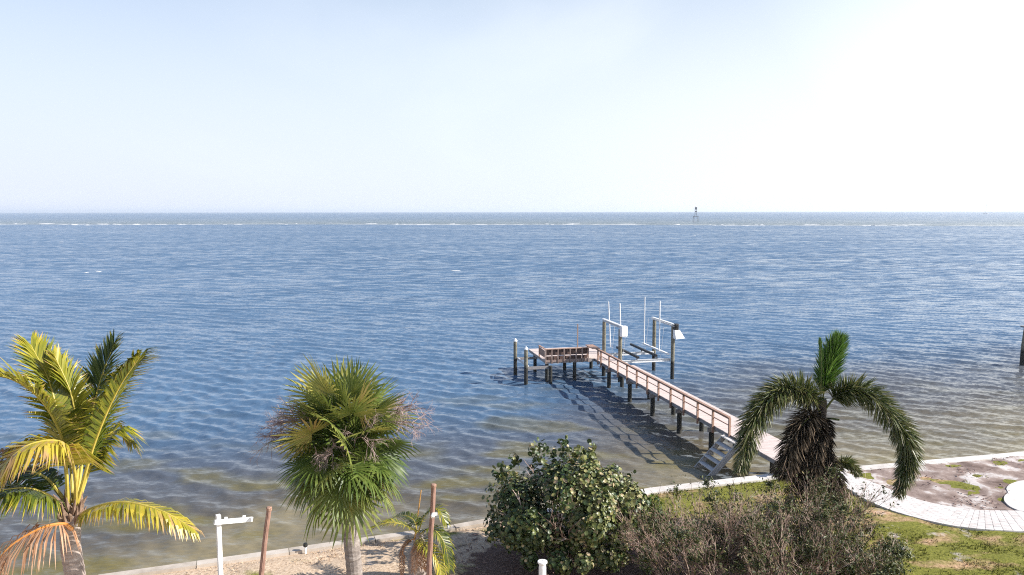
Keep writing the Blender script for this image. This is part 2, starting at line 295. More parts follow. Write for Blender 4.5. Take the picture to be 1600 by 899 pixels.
# ------------------------------------------------------------------ water
def water():
    rows = [17.0]; 
    while rows[-1] < 15000:
        y = rows[-1]; rows.append(y * (1 + (0.0037 if y < 110 else 0.0037 + 0.02 * min(1, (y - 110) / 500))))
    ys = np.array(rows); tx = np.linspace(-1.0, 1.0, 960)
    X = tx[None, :] * (ys[:, None] + 6.0); Y = np.repeat(ys[:, None], len(tx), 1)
    Z = np.zeros_like(X); DX = np.zeros_like(X); DY = np.zeros_like(X)
    dist = (Y - shore(X)) * 0.94
    calm = np.clip(0.58 + dist / 60.0, 0.58, 1.0)
    spacing = np.maximum(2.0 / 960 * (Y + 6), np.gradient(ys)[:, None])
    r = np.random.default_rng(3); N = 110
    for i in range(N):
        lam = math.exp(r.uniform(math.log(0.55), math.log(3.4)))
        th = R(-117) + r.normal() * (0.44 if lam < 1.4 else 0.27)
        k = 2 * math.pi / lam; sl = 0.205 * math.sqrt(2.0 / N) * (1.0 if lam < 1.7 else 0.42); a = sl / k
        ph = k * (X * math.cos(th) + Y * math.sin(th)) + r.uniform(0, 6.283)
        fade = np.clip((lam / spacing - 2.5) / 3.0, 0, 1) * calm
        c = np.cos(ph); s_ = np.sin(ph)
        Z += a * fade * c; DX -= a * fade * s_ * math.cos(th) * 0.85; DY -= a * fade * s_ * math.sin(th) * 0.85
    # attributes: shallowness (sand seen through the water), weed patches, offshore bar
    nz = wavy(X, Y, 5, 20, (5, 40)); nf = wavy(X * 0.55, Y * 1.25, 9, 26, (2.0, 9.0))
    right = np.clip((X - 2) / 18.0, 0, 1)
    shallow = 1.0 - np.clip((dist + 2.2 * nz) / (27.0 + 16 * right), 0, 1)
    weed = np.clip(nf * 1.25 + 0.3 * nz, 0, 1) * np.clip(1.25 - dist / 24.0, 0, 1) * (0.7 - 0.45 * right)
    bl = 767 - 0.18 * X - 0.00018 * X * X
    far = (Y - bl); bar = np.exp(-np.clip(far / 500.0, 0, 9)) * np.clip((far + 40) / 60.0, 0, 1)
    gust = wavy(X, Y, 21, 16, (60, 420)) * 0.5 + wavy(X * 0.35, Y, 23, 16, (30, 160)) * 0.5
    V = np.stack([X + DX, Y + DY, Z], -1).reshape(-1, 3)
    nr, nc = X.shape; idx = np.arange(nr * nc).reshape(nr, nc)
    q = np.stack([idx[:-1, :-1], idx[:-1, 1:], idx[1:, 1:], idx[1:, :-1]], -1).reshape(-1, 4)
    me = bpy.data.meshes.new('water'); me.vertices.add(len(V)); me.vertices.foreach_set('co', V.astype(np.float32).ravel())
    me.loops.add(q.size); me.loops.foreach_set('vertex_index', q.astype(np.int32).ravel())
    me.polygons.add(len(q)); me.polygons.foreach_set('loop_start', np.arange(0, q.size, 4, dtype=np.int32)); me.polygons.foreach_set('use_smooth', np.ones(len(q), dtype=bool))
    me.update(calc_edges=True)
    for nme, arr in (('shallow', shallow), ('weed', weed), ('bar', bar), ('gust', gust), ('far', np.clip((Y - 35) / 150.0, 0, 1))):
        a_ = me.attributes.new(nme, 'FLOAT', 'POINT'); a_.data.foreach_set('value', arr.astype(np.float32).ravel())
    m, n, l, b = nt('bay water')
    def attr(x):
        a_ = n.new('ShaderNodeAttribute'); a_.attribute_name = x; return a_.outputs['Fac']
    sh = ramp(n, [(0.0, (0.078, 0.140, 0.228)), (0.3, (0.064, 0.114, 0.188)), (0.52, (0.076, 0.092, 0.122)), (0.75, (0.104, 0.092, 0.074)), (1.0, (0.27, 0.225, 0.13))], attr('shallow'), l)
    mx = n.new('ShaderNodeMix'); mx.data_type = 'RGBA'; mx.inputs[7].default_value = (0.150, 0.125, 0.035, 1); l.new(attr('weed'), mx.inputs[0]); l.new(sh.outputs[0], mx.inputs[6])
    m2 = n.new('ShaderNodeMix'); m2.data_type = 'RGBA'; m2.inputs[7].default_value = (0.13, 0.155, 0.15, 1); l.new(attr('bar'), m2.inputs[0]); l.new(mx.outputs[2], m2.inputs[6])
    l.new(m2.outputs[2], b.inputs['Base Color'])
    b.inputs['IOR'].default_value = 1.333; b.inputs['Roughness'].default_value = 0.12; b.inputs['Specular IOR Level'].default_value = 0.4
    g = n.new('ShaderNodeNewGeometry')
    def noise(sc, det, st, rz):
        mp = n.new('ShaderNodeMapping'); mp.inputs['Scale'].default_value = st; mp.inputs['Rotation'].default_value = (0, 0, rz); l.new(g.outputs['Position'], mp.inputs[0])
        t = n.new('ShaderNodeTexNoise'); t.inputs['Scale'].default_value = sc; t.inputs['Detail'].default_value = det; t.inputs['Roughness'].default_value = 0.6; l.new(mp.outputs[0], t.inputs[0]); return t.outputs[0]
    # facet slopes: point-sampled normal tilt, so that the chop keeps its slope at any distance
    def tilt(sc, det, st, rz, amp):
        mp = n.new('ShaderNodeMapping'); mp.inputs['Scale'].default_value = st; mp.inputs['Rotation'].default_value = (0, 0, rz); l.new(g.outputs['Position'], mp.inputs[0])
        t = n.new('ShaderNodeTexNoise'); t.inputs['Scale'].default_value = sc; t.inputs['Detail'].default_value = det; t.inputs['Roughness'].default_value = 0.6; l.new(mp.outputs[0], t.inputs[0])
        su = n.new('ShaderNodeVectorMath'); su.operation = 'SUBTRACT'; su.inputs[1].default_value = (.5, .5, .5); l.new(t.outputs['Color'], su.inputs[0])
        mu = n.new('ShaderNodeVectorMath'); mu.operation = 'MULTIPLY'; l.new(su.outputs[0], mu.inputs[0])
        if isinstance(amp, tuple): mu.inputs[1].default_value = amp
        else: l.new(amp, mu.inputs[1])
        return mu.outputs[0]
    def vadd(p, q):
        v = n.new('ShaderNodeVectorMath'); v.operation = 'ADD'; l.new(p, v.inputs[0]); l.new(q, v.inputs[1]); return v.outputs[0]
    def amp_far(a0, a1):
        r = n.new('ShaderNodeMapRange'); r.inputs[1].default_value = 0; r.inputs[2].default_value = 1; r.inputs[3].default_value = a0; r.inputs[4].default_value = a1; l.new(attr('far'), r.inputs[0])
        gm = n.new('ShaderNodeMath'); gm.operation = 'MULTIPLY_ADD'; gm.inputs[1].default_value = 0.26; gm.inputs[2].default_value = 1.0; l.new(attr('gust'), gm.inputs[0])
        m_ = n.new('ShaderNodeMath'); m_.operation = 'MULTIPLY'; l.new(r.outputs[0], m_.inputs[0]); l.new(gm.outputs[0], m_.inputs[1])
        c = n.new('ShaderNodeCombineXYZ'); l.new(m_.outputs[0], c.inputs[0]); l.new(m_.outputs[0], c.inputs[1]); return c.outputs[0]
    v = vadd(tilt(4.6, 4, (0.6, 1.25, 1), R(24), amp_far(0.72, 0.75)), tilt(0.55, 3, (0.5, 1.4, 1), R(20), amp_far(0.16, 1.05)))
    v = vadd(v, tilt(0.07, 4, (0.4, 1.6, 1), R(14), amp_far(0.05, 0.34)))
    v = vadd(v, g.outputs['Normal'])
    # the shoreward faces of the chop are the steeper ones; far off they are all that is seen
    cx = n.new('ShaderNodeMath'); cx.operation = 'MULTIPLY_ADD'; cx.inputs[1].default_value = -0.13; cx.inputs[2].default_value = -0.05; l.new(attr('far'), cx.inputs[0])
    cc = n.new('ShaderNodeCombineXYZ'); l.new(cx.outputs[0], cc.inputs[1]); v = vadd(v, cc.outputs[0])
    nz_ = n.new('ShaderNodeVectorMath'); nz_.operation = 'NORMALIZE'; l.new(v, nz_.inputs[0]); l.new(nz_.outputs[0], b.inputs['Normal'])
    me.materials.append(m)
    o = bpy.data.objects.new('water', me); COL.objects.link(o); kind(o, 'structure')
water()

# ------------------------------------------------------------------ ground, seawall, path
def ground():
    xs = np.linspace(-60, 60, 361); ts = np.linspace(0, 1, 120) ** 1.6
    X = np.repeat(xs[None, :], len(ts), 0); top = shore(xs) - 0.30
    Y = top[None, :] + (-30 - top[None, :]) * ts[:, None]
    d = top[None, :] - Y
    Z = GZ + 0.05 * wavy(X, Y, 31, 14, (1.2, 7)) * np.clip(d / 0.8, 0, 1) - 0.06 * np.clip(1 - d / 0.5, 0, 1)
    nr, nc = X.shape; idx = np.arange(nr * nc).reshape(nr, nc)
    V = np.stack([X, Y, Z], -1).reshape(-1, 3); q = np.stack([idx[:-1, :-1], idx[1:, :-1], idx[1:, 1:], idx[:-1, 1:]], -1).reshape(-1, 4)
    me = bpy.data.meshes.new('ground'); me.from_pydata(V.tolist(), [], q.tolist()); me.materials.append(M_ground); me.polygons.foreach_set('use_smooth', [True] * len(q))
    lit = 1.25 - np.minimum(np.hypot((X - 1.9) / 3.9, (Y - 25.0) / 3.4), np.hypot((X - 7.5) / 4.6, (Y - 23.0) / 3.4)) + 0.25 * wavy(X, Y, 55, 14, (.5, 2.5))
    a_ = me.attributes.new('litter', 'FLOAT', 'POINT'); a_.data.foreach_set('value', np.clip(lit, 0, 1).astype(np.float32).ravel())
    o = bpy.data.objects.new('ground', me); COL.objects.link(o); kind(o, 'structure')
ground()

def inpoly(x, y, poly):
    c = False; j = len(poly) - 1
    for i in range(len(poly)):
        xi, yi = poly[i][0], poly[i][1]; xj, yj = poly[j][0], poly[j][1]
        if (yi > y) != (yj > y) and x < (xj - xi) * (y - yi) / (yj - yi) + xi: c = not c
        j = i
    return c
def slab(name, poly, z0, z1, m, parent=None):
    mb = MB(); n = len(poly)
    vs = [(p[0], p[1], z0) for p in poly] + [(p[0], p[1], z1) for p in poly]
    mb.add(vs, [tuple(range(n, 2 * n))] + [(i, (i + 1) % n, n + (i + 1) % n, n + i) for i in range(n)])
    return mb.build(name, m, parent)

# seawall: a vertical wall with a cap cast in lengths
wall = thing('seawall', 'long low concrete seawall with pale cap along the water edge', 'seawall', (5.87, 32.0, 0.0))
def shore_pts(step, x0=-34, x1=46):
    out = []; x = x0
    while x < x1:
        y = float(shore(x)); s = (float(shore(x + 0.05)) - y) / 0.05; out.append((x, y)); x += step / math.hypot(1, s)
    return out
wp = shore_pts(3.05)
wb = MB()
for (a, b) in zip(wp[:-1], wp[1:]):
    p = Vector((a[0], a[1], 0)); q = Vector((b[0], b[1], 0)); d = (q - p).normalized(); nrm = Vector((d.y, -d.x, 0))
    pb, qb = p + nrm * 0.14, q + nrm * 0.14
    wb.beam(pb + Vector((0, 0, -0.28)), qb + Vector((0, 0, -0.28)), 0.22, 2.3)
    old = q.x < 2.5
    cm = MB(); wdt = 0.36 if old else 0.56
    cm.beam(p + d * 0.012 + nrm * (wdt / 2 - 0.06) + Vector((0, 0, 0.94)), q - d * 0.012 + nrm * (wdt / 2 - 0.06) + Vector((0, 0, 0.94 + U(-.006, .006))), wdt, 0.14)
    cm.build('cap_slab', M_conc_old if old else M_conc, wall)
wb.build('wall_face', M_conc_old, wall)

# curved paver path
OUT = [(13.3, 34.05), (14.45, 32.6), (14.75, 31.0), (15.45, 29.55), (16.97, 28.25), (19.24, 27.78), (22.5, 27.7), (27, 27.9)]
INN = [(15.3, 34.5), (16.0, 33.0), (16.46, 31.9), (17.16, 30.75), (18.4, 29.95), (19.9, 29.8), (22.6, 29.75), (27, 29.9)]
po = spline([(x, y, 0) for x, y in OUT], 240); pi_ = spline([(x, y, 0) for x, y in INN], 240)
path = kind(slab('paver_path', [(p.x, p.y) for p in po[::4]] + [(p.x, p.y) for p in pi_[::-4]], GZ - 0.1, GZ + 0.045, M_conc), 'structure')
NR, NCOL = 52, 6
path_name_done = False
for r_ in range(NR):
    t0, t1 = r_ / NR, (r_ + 1) / NR
    def pt(t, u):
        i = min(int(t * 240), 239); f = t * 240 - i
        a = po[i].lerp(po[i + 1], f); b = pi_[i].lerp(pi_[i + 1], f); return a.lerp(b, u)
    if pt(t0, 0.5).x > 22.4: break
    st = 0.5 / NCOL if r_ % 2 else 0
    us = [0] + [min(max(k / NCOL + st, 0), 1) for k in range(0 if st else 1, NCOL)] + [1]
    for u0, u1 in zip(us[:-1], us[1:]):
        g = 0.003; lift = U(0, 0.006)
        c = [pt(t0 + 0.022 / NR, u0 + g), pt(t0 + 0.022 / NR, u1 - g), pt(t1 - 0.022 / NR, u1 - g), pt(t1 - 0.022 / NR, u0 + g)]
        mid = sum(c, Vector()) / 4; mb = MB()
        vs = [(q.x - mid.x, q.y - mid.y, 0) for q in c] + [((q.x - mid.x) * .985, (q.y - mid.y) * .985, 0.028 + lift) for q in c]
        mb.add(vs, [(4, 7, 6, 5), (0, 4, 5, 1), (1, 5, 6, 2), (2, 6, 7, 3), (3, 7, 4, 0)])
        o = mb.build('paver', M_paver, path, local=True); o.location = (mid.x, mid.y, GZ + 0.046)

# raised rounded patio end at the right of the bed
PAT = [(26, 29.6), (22.0, 29.55), (20.6, 29.62), (20.25, 30.05), (20.38, 30.75), (20.75, 31.35), (21.15, 31.75), (21.45, 32.3), (22.1, 32.9), (23.2, 33.35), (26, 33.8)]
pat = spline([(x, y, 0) for x, y in PAT], 60)
kind(slab('patio', [(p.x, p.y) for p in pat], GZ - 0.1, GZ + 0.085, M_patio), 'structure')
# mulch bed between seawall and path
bed_poly = [(p.x, p.y) for p in spline([(15.35, 34.3, 0), (16.05, 33.0, 0), (16.5, 31.95, 0), (17.2, 30.8, 0), (18.4, 30.02, 0), (19.9, 29.86, 0)], 24)] + \
           [(20.9, 30.05), (20.6, 30.8), (21.3, 31.8), (22.3, 32.9), (23.4, 33.3), (30, 34.2), (34, 38.2)] + [(x, float(shore(x)) - 0.47) for x in (30, 27, 24, 21, 18.5, 16.3, 15.2)]
def bed_sheet(name, poly, m, z, amp, step=0.22):
    xs = [p[0] for p in poly]; ys = [p[1] for p in poly]; mb = MB(); vid = {}
    nx = int((max(xs) - min(xs)) / step) + 1; ny = int((max(ys) - min(ys)) / step) + 1
    gx = min(xs) + step * np.arange(nx + 1); gy = min(ys) + step * np.arange(ny + 1)
    GX, GY = np.meshgrid(gx, gy); H = z + amp * wavy(GX, GY, 77, 16, (0.5, 3.5))
    for j in range(ny):
        for i in range(nx):
            if inpoly(gx[i] + step / 2, gy[j] + step / 2, poly):
                f = []
                for (a, b) in ((i, j), (i + 1, j), (i + 1, j + 1), (i, j + 1)):
                    if (a, b) not in vid: vid[(a, b)] = len(mb.v); mb.v.append((gx[a], gy[b], H[b, a])); mb.t.append(0.5)
                    f.append(vid[(a, b)])
                mb.f.append(tuple(f)); mb.m.append(0)
    return kind(mb.build(name, m, smooth=True), 'structure')
bed_sheet('mulch_bed', bed_poly, M_bed, GZ + 0.035, 0.03)
lit_poly = [(-2.6, 24.0), (-1.5, 26.6), (1.0, 28.6), (4.8, 28.9), (6.6, 27.6), (9.5, 26.0), (11.5, 22.0), (8, 18), (-2, 20)]

# loose chips on both beds
mb = MB()
for poly, n_ in ((bed_poly, 2600), (lit_poly, 3000)):
    xs = [p[0] for p in poly]; ys = [p[1] for p in poly]; k = 0
    while k < n_:
        x, y = U(min(xs), max(xs)), U(min(ys), max(ys)); k += 1
        if x > 26 or not inpoly(x, y, poly): continue
        if poly is bed_poly and math.sin(x * 1.9 + y * 0.7) + math.sin(y * 2.3 - x) < 0.25: continue
        a = U(0, 6.28); l_ = U(.03, .09); w_ = U(.012, .03); z = GZ + 0.05 + U(0, .03)
        dx_, dy_ = math.cos(a), math.sin(a); t = U(-.03, .03)
        mb.add([(x - dx_ * l_ - dy_ * w_, y - dy_ * l_ + dx_ * w_, z - t), (x + dx_ * l_ - dy_ * w_, y + dy_ * l_ + dx_ * w_, z + t), (x + dx_ * l_ + dy_ * w_, y + dy_ * l_ - dx_ * w_, z + t + .01), (x - dx_ * l_ + dy_ * w_, y - dy_ * l_ - dx_ * w_, z - t + .01)], [(0, 1, 2, 3)])
kind(tag(mb.build('mulch_chips', M_chip), 'scattered brown mulch chips on the planting beds', 'mulch'), 'stuff')

# lawn grass tufts
def grass():
    N = 60000; x = rng.uniform(-16, 27, N); yy = rng.uniform(21.5, 36.5, N)
    ok = (yy < shore(x) - 0.42)
    dens = wavy(x, yy, 41, 18, (0.8, 5)) + rng.normal(size=N) * 0.5
    ok &= dens > np.where(x < 3, 0.05, -0.5)
    pth = [(p.x, p.y) for p in po[::6]] + [(p.x, p.y) for p in pi_[::-6]]
    V = []; Fc = []
    for i in np.nonzero(ok)[0]:
        a, b = x[i], yy[i]
        if a > 13 and (inpoly(a, b, pth) or (a > 20.3 and b > 29.7)): continue
        inb = a > 14.8 and b > 29.7 and inpoly(a, b, bed_poly)
        if inb and not (math.sin(a * 0.9 + 1.0) + math.sin(b * 1.7 - a * 0.5) > 0.75): continue
        if -2.6 < a < 11.5 and b < 28.9 and inpoly(a, b, lit_poly) and random.random() < .97: continue
        for k in range(3):
            an = U(0, 6.28); h = U(.03, .085) * (0.7 if a < 3 else 1); le = U(.03, .09); w = U(.010, .018)
            ox, oy = a + U(-.05, .05), b + U(-.05, .05); cx, cy = math.cos(an), math.sin(an); o = len(V)
            V += [(ox - cy * w, oy + cx * w, GZ - .02), (ox + cy * w, oy - cx * w, GZ - .02), (ox + cx * le, oy + cy * le, GZ + h + (.06 if inb else 0))]
            Fc.append((o, o + 1, o + 2))
    me = bpy.data.meshes.new('lawn_grass'); me.from_pydata(V, [], Fc); me.materials.append(M_tuft)
    o = bpy.data.objects.new('lawn_grass', me); COL.objects.link(o); kind(o, 'stuff'); tag(o, 'short patchy lawn grass, green and straw coloured', 'grass')
grass()

# ------------------------------------------------------------------ dock (local frame: x to the right, y seaward)
DO = (6.23, 58.54, 0.0); DRZ = R(13); DZ = 1.65
dock = thing('dock', 'long timber dock with brown handrail running out from the seawall', 'dock', DO, DRZ)
def part(name, fn, m, parent=dock, smooth=False):
    mb = MB(); fn(mb); return mb.build(name, m, parent, local=True, smooth=smooth)
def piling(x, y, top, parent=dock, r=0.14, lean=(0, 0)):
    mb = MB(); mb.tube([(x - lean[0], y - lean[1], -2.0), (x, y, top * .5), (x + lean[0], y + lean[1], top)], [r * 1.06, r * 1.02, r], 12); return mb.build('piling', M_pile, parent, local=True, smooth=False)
for k, y in enumerate((-2.9, -7.0, -10.9, -14.8, -18.75, -22.4)):
    for x in (0.28, 1.72 if y < -3.2 else 1.3): piling(x, y, DZ - 0.19 - 0.2)
    part('crossbeam', lambda b: b.box((1.03, y - .17, DZ - 0.19 - .1), (2.15, .07, .24)), M_joist)
for (x, y) in ((-3.6, 0.25), (-1.43, 0.1), (-0.98, 4.2), (1.35, 4.3), (1.35, 1.2), (-3.58, 3.9)): piling(x, y, DZ - 0.19)
for x, y0, y1 in ((0.22, -25.6, 4.65), (1.14, -25.6, 4.65), (2.06, -25.6, -3.2), (1.53, -3.1, 4.65)): part('stringer', lambda b: b.box((x, (y0 + y1) / 2, DZ - .12), (.07, y1 - y0, .19)), M_joist)
part('end_joist', lambda b: (b.box((-1.8, 0.03, DZ - .12), (3.85, .08, .19)), b.box((-1.1, 5.17, DZ - .12), (5.3, .08, .19)), b.box((-3.74, 2.6, DZ - .12), (.08, 5.0, .19))), M_joist)
bd = MB(); y = -25.55
while y < 5.15:
    L = (0.16, 2.14) if y < -3.2 else (0.16, 1.60) if y < 0.02 else (-3.80, 1.60)
    bd.box(((L[0] + L[1]) / 2 + U(-.01, .01), y + .07, DZ + U(-.003, .003)), (L[1] - L[0], .132, .038)); y += .145
kind(bd.build('deck_boards', M_deck, dock, local=True), 'stuff')
RP = [-1.6 - 1.76 * k for k in range(12)]
for y in RP: part('rail_post', lambda b: b.box((0.10, y, DZ + .27), (.10, .10, 1.26)), M_rail)
part('top_rail', lambda b: (b.box((0.11, -10.45, DZ + .917), (.17, 20.9, .04)), b.box((0.14, -10.45, DZ + .83), (.04, 20.7, .09))), M_rail)
part('middle_rail', lambda b: b.box((0.17, -11.3, DZ + .46), (.03, 19.4, .05)), M_rail)
# bench with panelled back on the platform edge
bench = MB(); bench.box((-2.0, -.02, DZ + .905), (3.75, .16, .045)); bench = bench.build('bench', M_rail, dock, local=True)
for k in range(8): part('stud', lambda b: b.box((-3.78 + k * .485, -.07, DZ + .33), (.085, .06, 1.1)), M_wood_red, bench)
for k in range(7):
    xc = -3.54 + k * .485
    part('back_panel', lambda b: b.box((xc, .06, DZ + .65), (.455, .03, .44)), M_dark_panel, bench)
    part('lower_panel', lambda b: b.box((xc, .10, DZ + .19), (.455, .03, .27)), M_dark_panel, bench)
    part('kick_board', lambda b: b.box((xc, -.05, DZ - .02), (.39, .025, .18)), M_wood_red, bench)
part('seat', lambda b: b.box((-2.0, .42, DZ + .40), (3.5, .50, .045)), M_deck, bench)
part('end_rail', lambda b: (b.box((-3.80, .95, DZ + .90), (.14, 1.75, .045)), b.box((-3.80, 1.75, DZ + .43), (.09, .09, .9)), b.box((-3.80, .95, DZ + .5), (.03, 1.55, .55))), M_rail, bench)
part('corner_table', lambda b: (b.box((.02, .10, DZ + .93), (.62, 1.7, .05)), b.box((-.15, .85, DZ + .45), (.09, .09, .9)), b.box((.18, -.70, DZ + .30), (.10, .10, 1.24))), M_rail, bench)
part('seat', lambda b: b.box((-.42, 1.1, DZ + .40), (.50, 1.0, .045)), M_deck, bench)
part('diagonal_brace', lambda b: b.beam((.12, -.75, DZ + .85), (.12, -1.55, DZ + .05), .04, .09), M_rail)
part('tall_post', lambda b: b.box((.35, 4.9, DZ + .95), (.09, .09, 2.1)), M_wood_red)
# stairs down to the water
stair = MB()
ya, yb = -20.55, -22.0
stair.beam((0.12, ya, DZ - .12), (-1.75, ya, -.35), .05, .27); stair = stair.build('staircase', M_stair, dock, local=True)
part('stringer', lambda b: b.beam((0.12, yb, DZ - .12), (-1.75, yb, -.35), .07, .30), M_stair, stair)
for k in range(5):
    f = (k + .55) / 6.2
    part('tread', lambda b: b.box((.12 - 1.87 * f, (ya + yb) / 2, DZ + .06 - 2.0 * f), (.27, 1.38, .05)), M_patio, stair)
    part('riser', lambda b: b.box((.12 - 1.87 * f + .12, (ya + yb) / 2, DZ - .09 - 2.0 * f + .12), (.03, 1.36, .18)), M_joist, stair)

# low timber frame with two mooring piles beside the platform
frm = thing('mooring_frame', 'two capped mooring piles joined by pale beams left of the dock platform', 'mooring frame', DO, DRZ)
for (x, y, t) in ((-5.39, 3.21, 2.75), (-5.42, -.43, 2.72)):
    p = piling(x, y, t, frm, .145); mb = MB(); mb.lathe((x, y, t), [(.165, -.06), (.165, .02), (.06, .16), (.0, .2)], 12); mb.build('pile_cap', M_white, p, local=True)
part('beam', lambda b: b.box((-5.2, 1.4, 1.30), (.08, 3.4, .2)), M_white_metal, frm)
part('beam', lambda b: b.box((-4.45, -.32, 1.22), (2.0, .09, .22)), M_joist, frm)
part('beam', lambda b: b.box((-4.5, 3.25, 1.28), (1.9, .09, .2)), M_joist, frm)
piling(-3.5, -.45, 1.35, frm, .13)

# boat lift
lift = thing('boat_lift', 'empty four-pile boat lift with white beams and guide poles beside the dock', 'boat lift', DO, DRZ)
LP = [(1.78, 2.4, 4.15), (1.80, -1.15, 4.05), (6.03, 2.2, 4.17), (6.08, -1.26, 4.2)]
for x, y, t in LP: piling(x, y, t, lift, .145)
for x in (1.79, 6.05):
    def ib(b):
        b.box((x, .5, 4.36), (.24, 4.3, .03)); b.box((x, .5, 4.24), (.03, 4.3, .21)); b.box((x, .5, 4.12 + .075), (.2, 4.3, .03))
    part('top_beam', ib, M_white_metal, lift)
part('drive_shaft', lambda b: b.tube([(2.03, -1.5, 4.3), (2.03, 2.5, 4.3)], .035, 6), M_white_metal, lift)
part('drive_shaft', lambda b: b.tube([(5.82, -1.5, 4.3), (5.82, 2.5, 4.3)], .035, 6), M_white_metal, lift)
for y in (2.0, -1.1):
    part('cradle_beam', lambda b: (b.box((3.93, y, 1.62), (4.0, .14, .03)), b.box((3.93, y, 1.52), (4.0, .03, .18)), b.box((3.93, y, 1.42), (4.0, .14, .03))), M_white_metal, lift)
for x, y0, y1 in ((3.2, -1.4, 3.2), (4.85, -1.0, 4.3)):
    part('bunk', lambda b: (b.box((x, (y0 + y1) / 2, 1.86), (.16, y1 - y0, .16)), b.box((x, -1.1, 1.70), (.06, .08, .2)), b.box((x, 2.0, 1.70), (.06, .08, .2))), M_black, lift)
part('guide_beam', lambda b: b.box((5.75, 1.3, 1.98), (.16, 5.0, .12)), M_white, lift)
for x, y, z0, z1, ln in ((5.62, 3.3, 2.0, 5.95, 0), (5.55, .1, 2.0, 6.0, 0), (2.1, 1.75, 2.2, 5.85, -.22), (2.05, -.75, 2.2, 6.0, -.17)):
    part('guide_pole', lambda b: b.tube([(x, y, z0), (x + ln, y, z1)], .05, 8), M_white, lift)
    part('wire_cable', lambda b: b.tube([(x, y - .3, 1.6), (x + .25, y - .3, 4.2)], .012, 4), M_white_metal, lift)
def bevbox(b, c, d, r):
    x, y, z = d[0] / 2, d[1] / 2, d[2] / 2
    ring = [(x, y - r), (x - r, y), (-x + r, y), (-x, y - r), (-x, -y + r), (-x + r, -y), (x - r, -y), (x, -y + r)]
    vs = []
    for zz, s_ in ((-z, .9), (-z + r, 1), (z - r, 1), (z, .88)): vs += [(c[0] + a * s_, c[1] + e * s_, c[2] + zz) for a, e in ring]
    fs = [tuple(range(8))[::-1], tuple(range(24, 32))]
    for k in range(3):
        for i in range(8): fs.append((k * 8 + i, k * 8 + (i + 1) % 8, (k + 1) * 8 + (i + 1) % 8, (k + 1) * 8 + i))
    b.add(vs, fs)
part('motor_cover', lambda b: bevbox(b, (1.92, -1.5, 3.95), (.52, .42, .82), .07), M_white, lift)
part('motor', lambda b: (bevbox(b, (6.18, -1.55, 4.15), (.34, .34, .5), .05), b.tube([(6.18, -1.75, 4.2), (6.18, -1.82, 4.2)], .09, 10)), M_black, lift)
part('motor_cover', lambda b: b.add([(6.0, -1.72, 3.92), (6.42, -1.72, 3.92), (6.42, -1.35, 3.92), (6.0, -1.35, 3.92), (6.02, -1.95, 3.25), (6.75, -1.95, 3.3), (6.75, -1.3, 3.3), (6.02, -1.3, 3.25)], [(0, 1, 5, 4), (1, 2, 6, 5), (2, 3, 7, 6), (3, 0, 4, 7), (0, 3, 2, 1)]), M_white, lift)

# lone piling at the right edge
p0 = on(1596.5, 573, 0)
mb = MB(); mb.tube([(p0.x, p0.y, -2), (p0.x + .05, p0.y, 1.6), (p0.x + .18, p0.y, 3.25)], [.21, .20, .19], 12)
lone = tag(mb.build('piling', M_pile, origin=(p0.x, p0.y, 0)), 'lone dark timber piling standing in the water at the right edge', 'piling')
mb = MB(); mb.box((p0.x + .3, p0.y, 3.33), (.95, .5, .12)); mb.build('cap_board', M_joist, lone)

# ------------------------------------------------------------------ palms
ZUP = Vector((0, 0, 1))
def strip(mb, p0, p1, p2, W, w0, w1):
    W = W.normalized()
    mb.add([p0 - W * w0, p0 + W * w0, p1 + W * w1, p1 - W * w1, p2], [(0, 1, 2, 3), (3, 2, 4)])
def frond(parent, pts, leaf_len, count, width, hang, mats, tint=(0.3, 0.6), spread=(75, 30), start=0.18, n=26, r0=0.035, plume=False, lift=0.25, label=None, name='frond', thin=1.0, seed=None, tipk=1.6):
    P = spline(pts, n); mb = MB(); mb.mi = 0
    mb.tube(P, [r0 * (1 - 0.88 * i / n) for i in range(n + 1)], 6); mb.mi = 1
    for k in range(count):
        s = start + (1 - start) * (k + U(-.3, .3)) / count; s = min(max(s, start), 0.999)
        i = min(int(s * n), n - 1); f = s * n - i; p = P[i].lerp(P[i + 1], f); T = (P[i + 1] - P[i]).normalized()
        Sd = T.cross(ZUP)
        if Sd.length < 0.25: Sd = T.cross(Vector((0.35, 1, 0)))
        Sd.normalize(); N = Sd.cross(T)
        q = (s - start) / (1 - start)
        ll = leaf_len * (0.55 + 0.45 * math.sin(math.pi * min(1, 0.18 + 0.72 * q))) * (1.0 if q < .8 else 1 - (q - .8) * tipk) * U(.86, 1.1)
        a = R(spread[0] + (spread[1] - spread[0]) * q)
        for sd_ in (-1, 1):
            if random.random() > thin: continue
            for rep in range(3 if plume else 1):
                if plume:
                    ro = U(0, 6.283); B = Sd * math.cos(ro) + N * math.sin(ro)
                else: B = Sd * sd_ + N * (lift + U(-.1, .1))
                D = (T * math.cos(a) + B.normalized() * math.sin(a)).normalized()
                D = (D + rvec() * 0.11).normalized()
                p1 = p + D * ll * .5; D2 = (D - ZUP * hang * U(.7, 1.25)).normalized(); p2 = p1 + D2 * ll * .5
                W = T - D * T.dot(D)
                if plume: W = D.cross(rvec())
                mb.tint = min(max(U(*tint) + .12 * (q - .5), 0), 1)
                strip(mb, p, p1, p2, W, width * .5, width)
                if random.random() < .4: mb.t[-1] = 1.15
    o = mb.build(name, mats, parent)
    if label: o['label'] = label
    return o

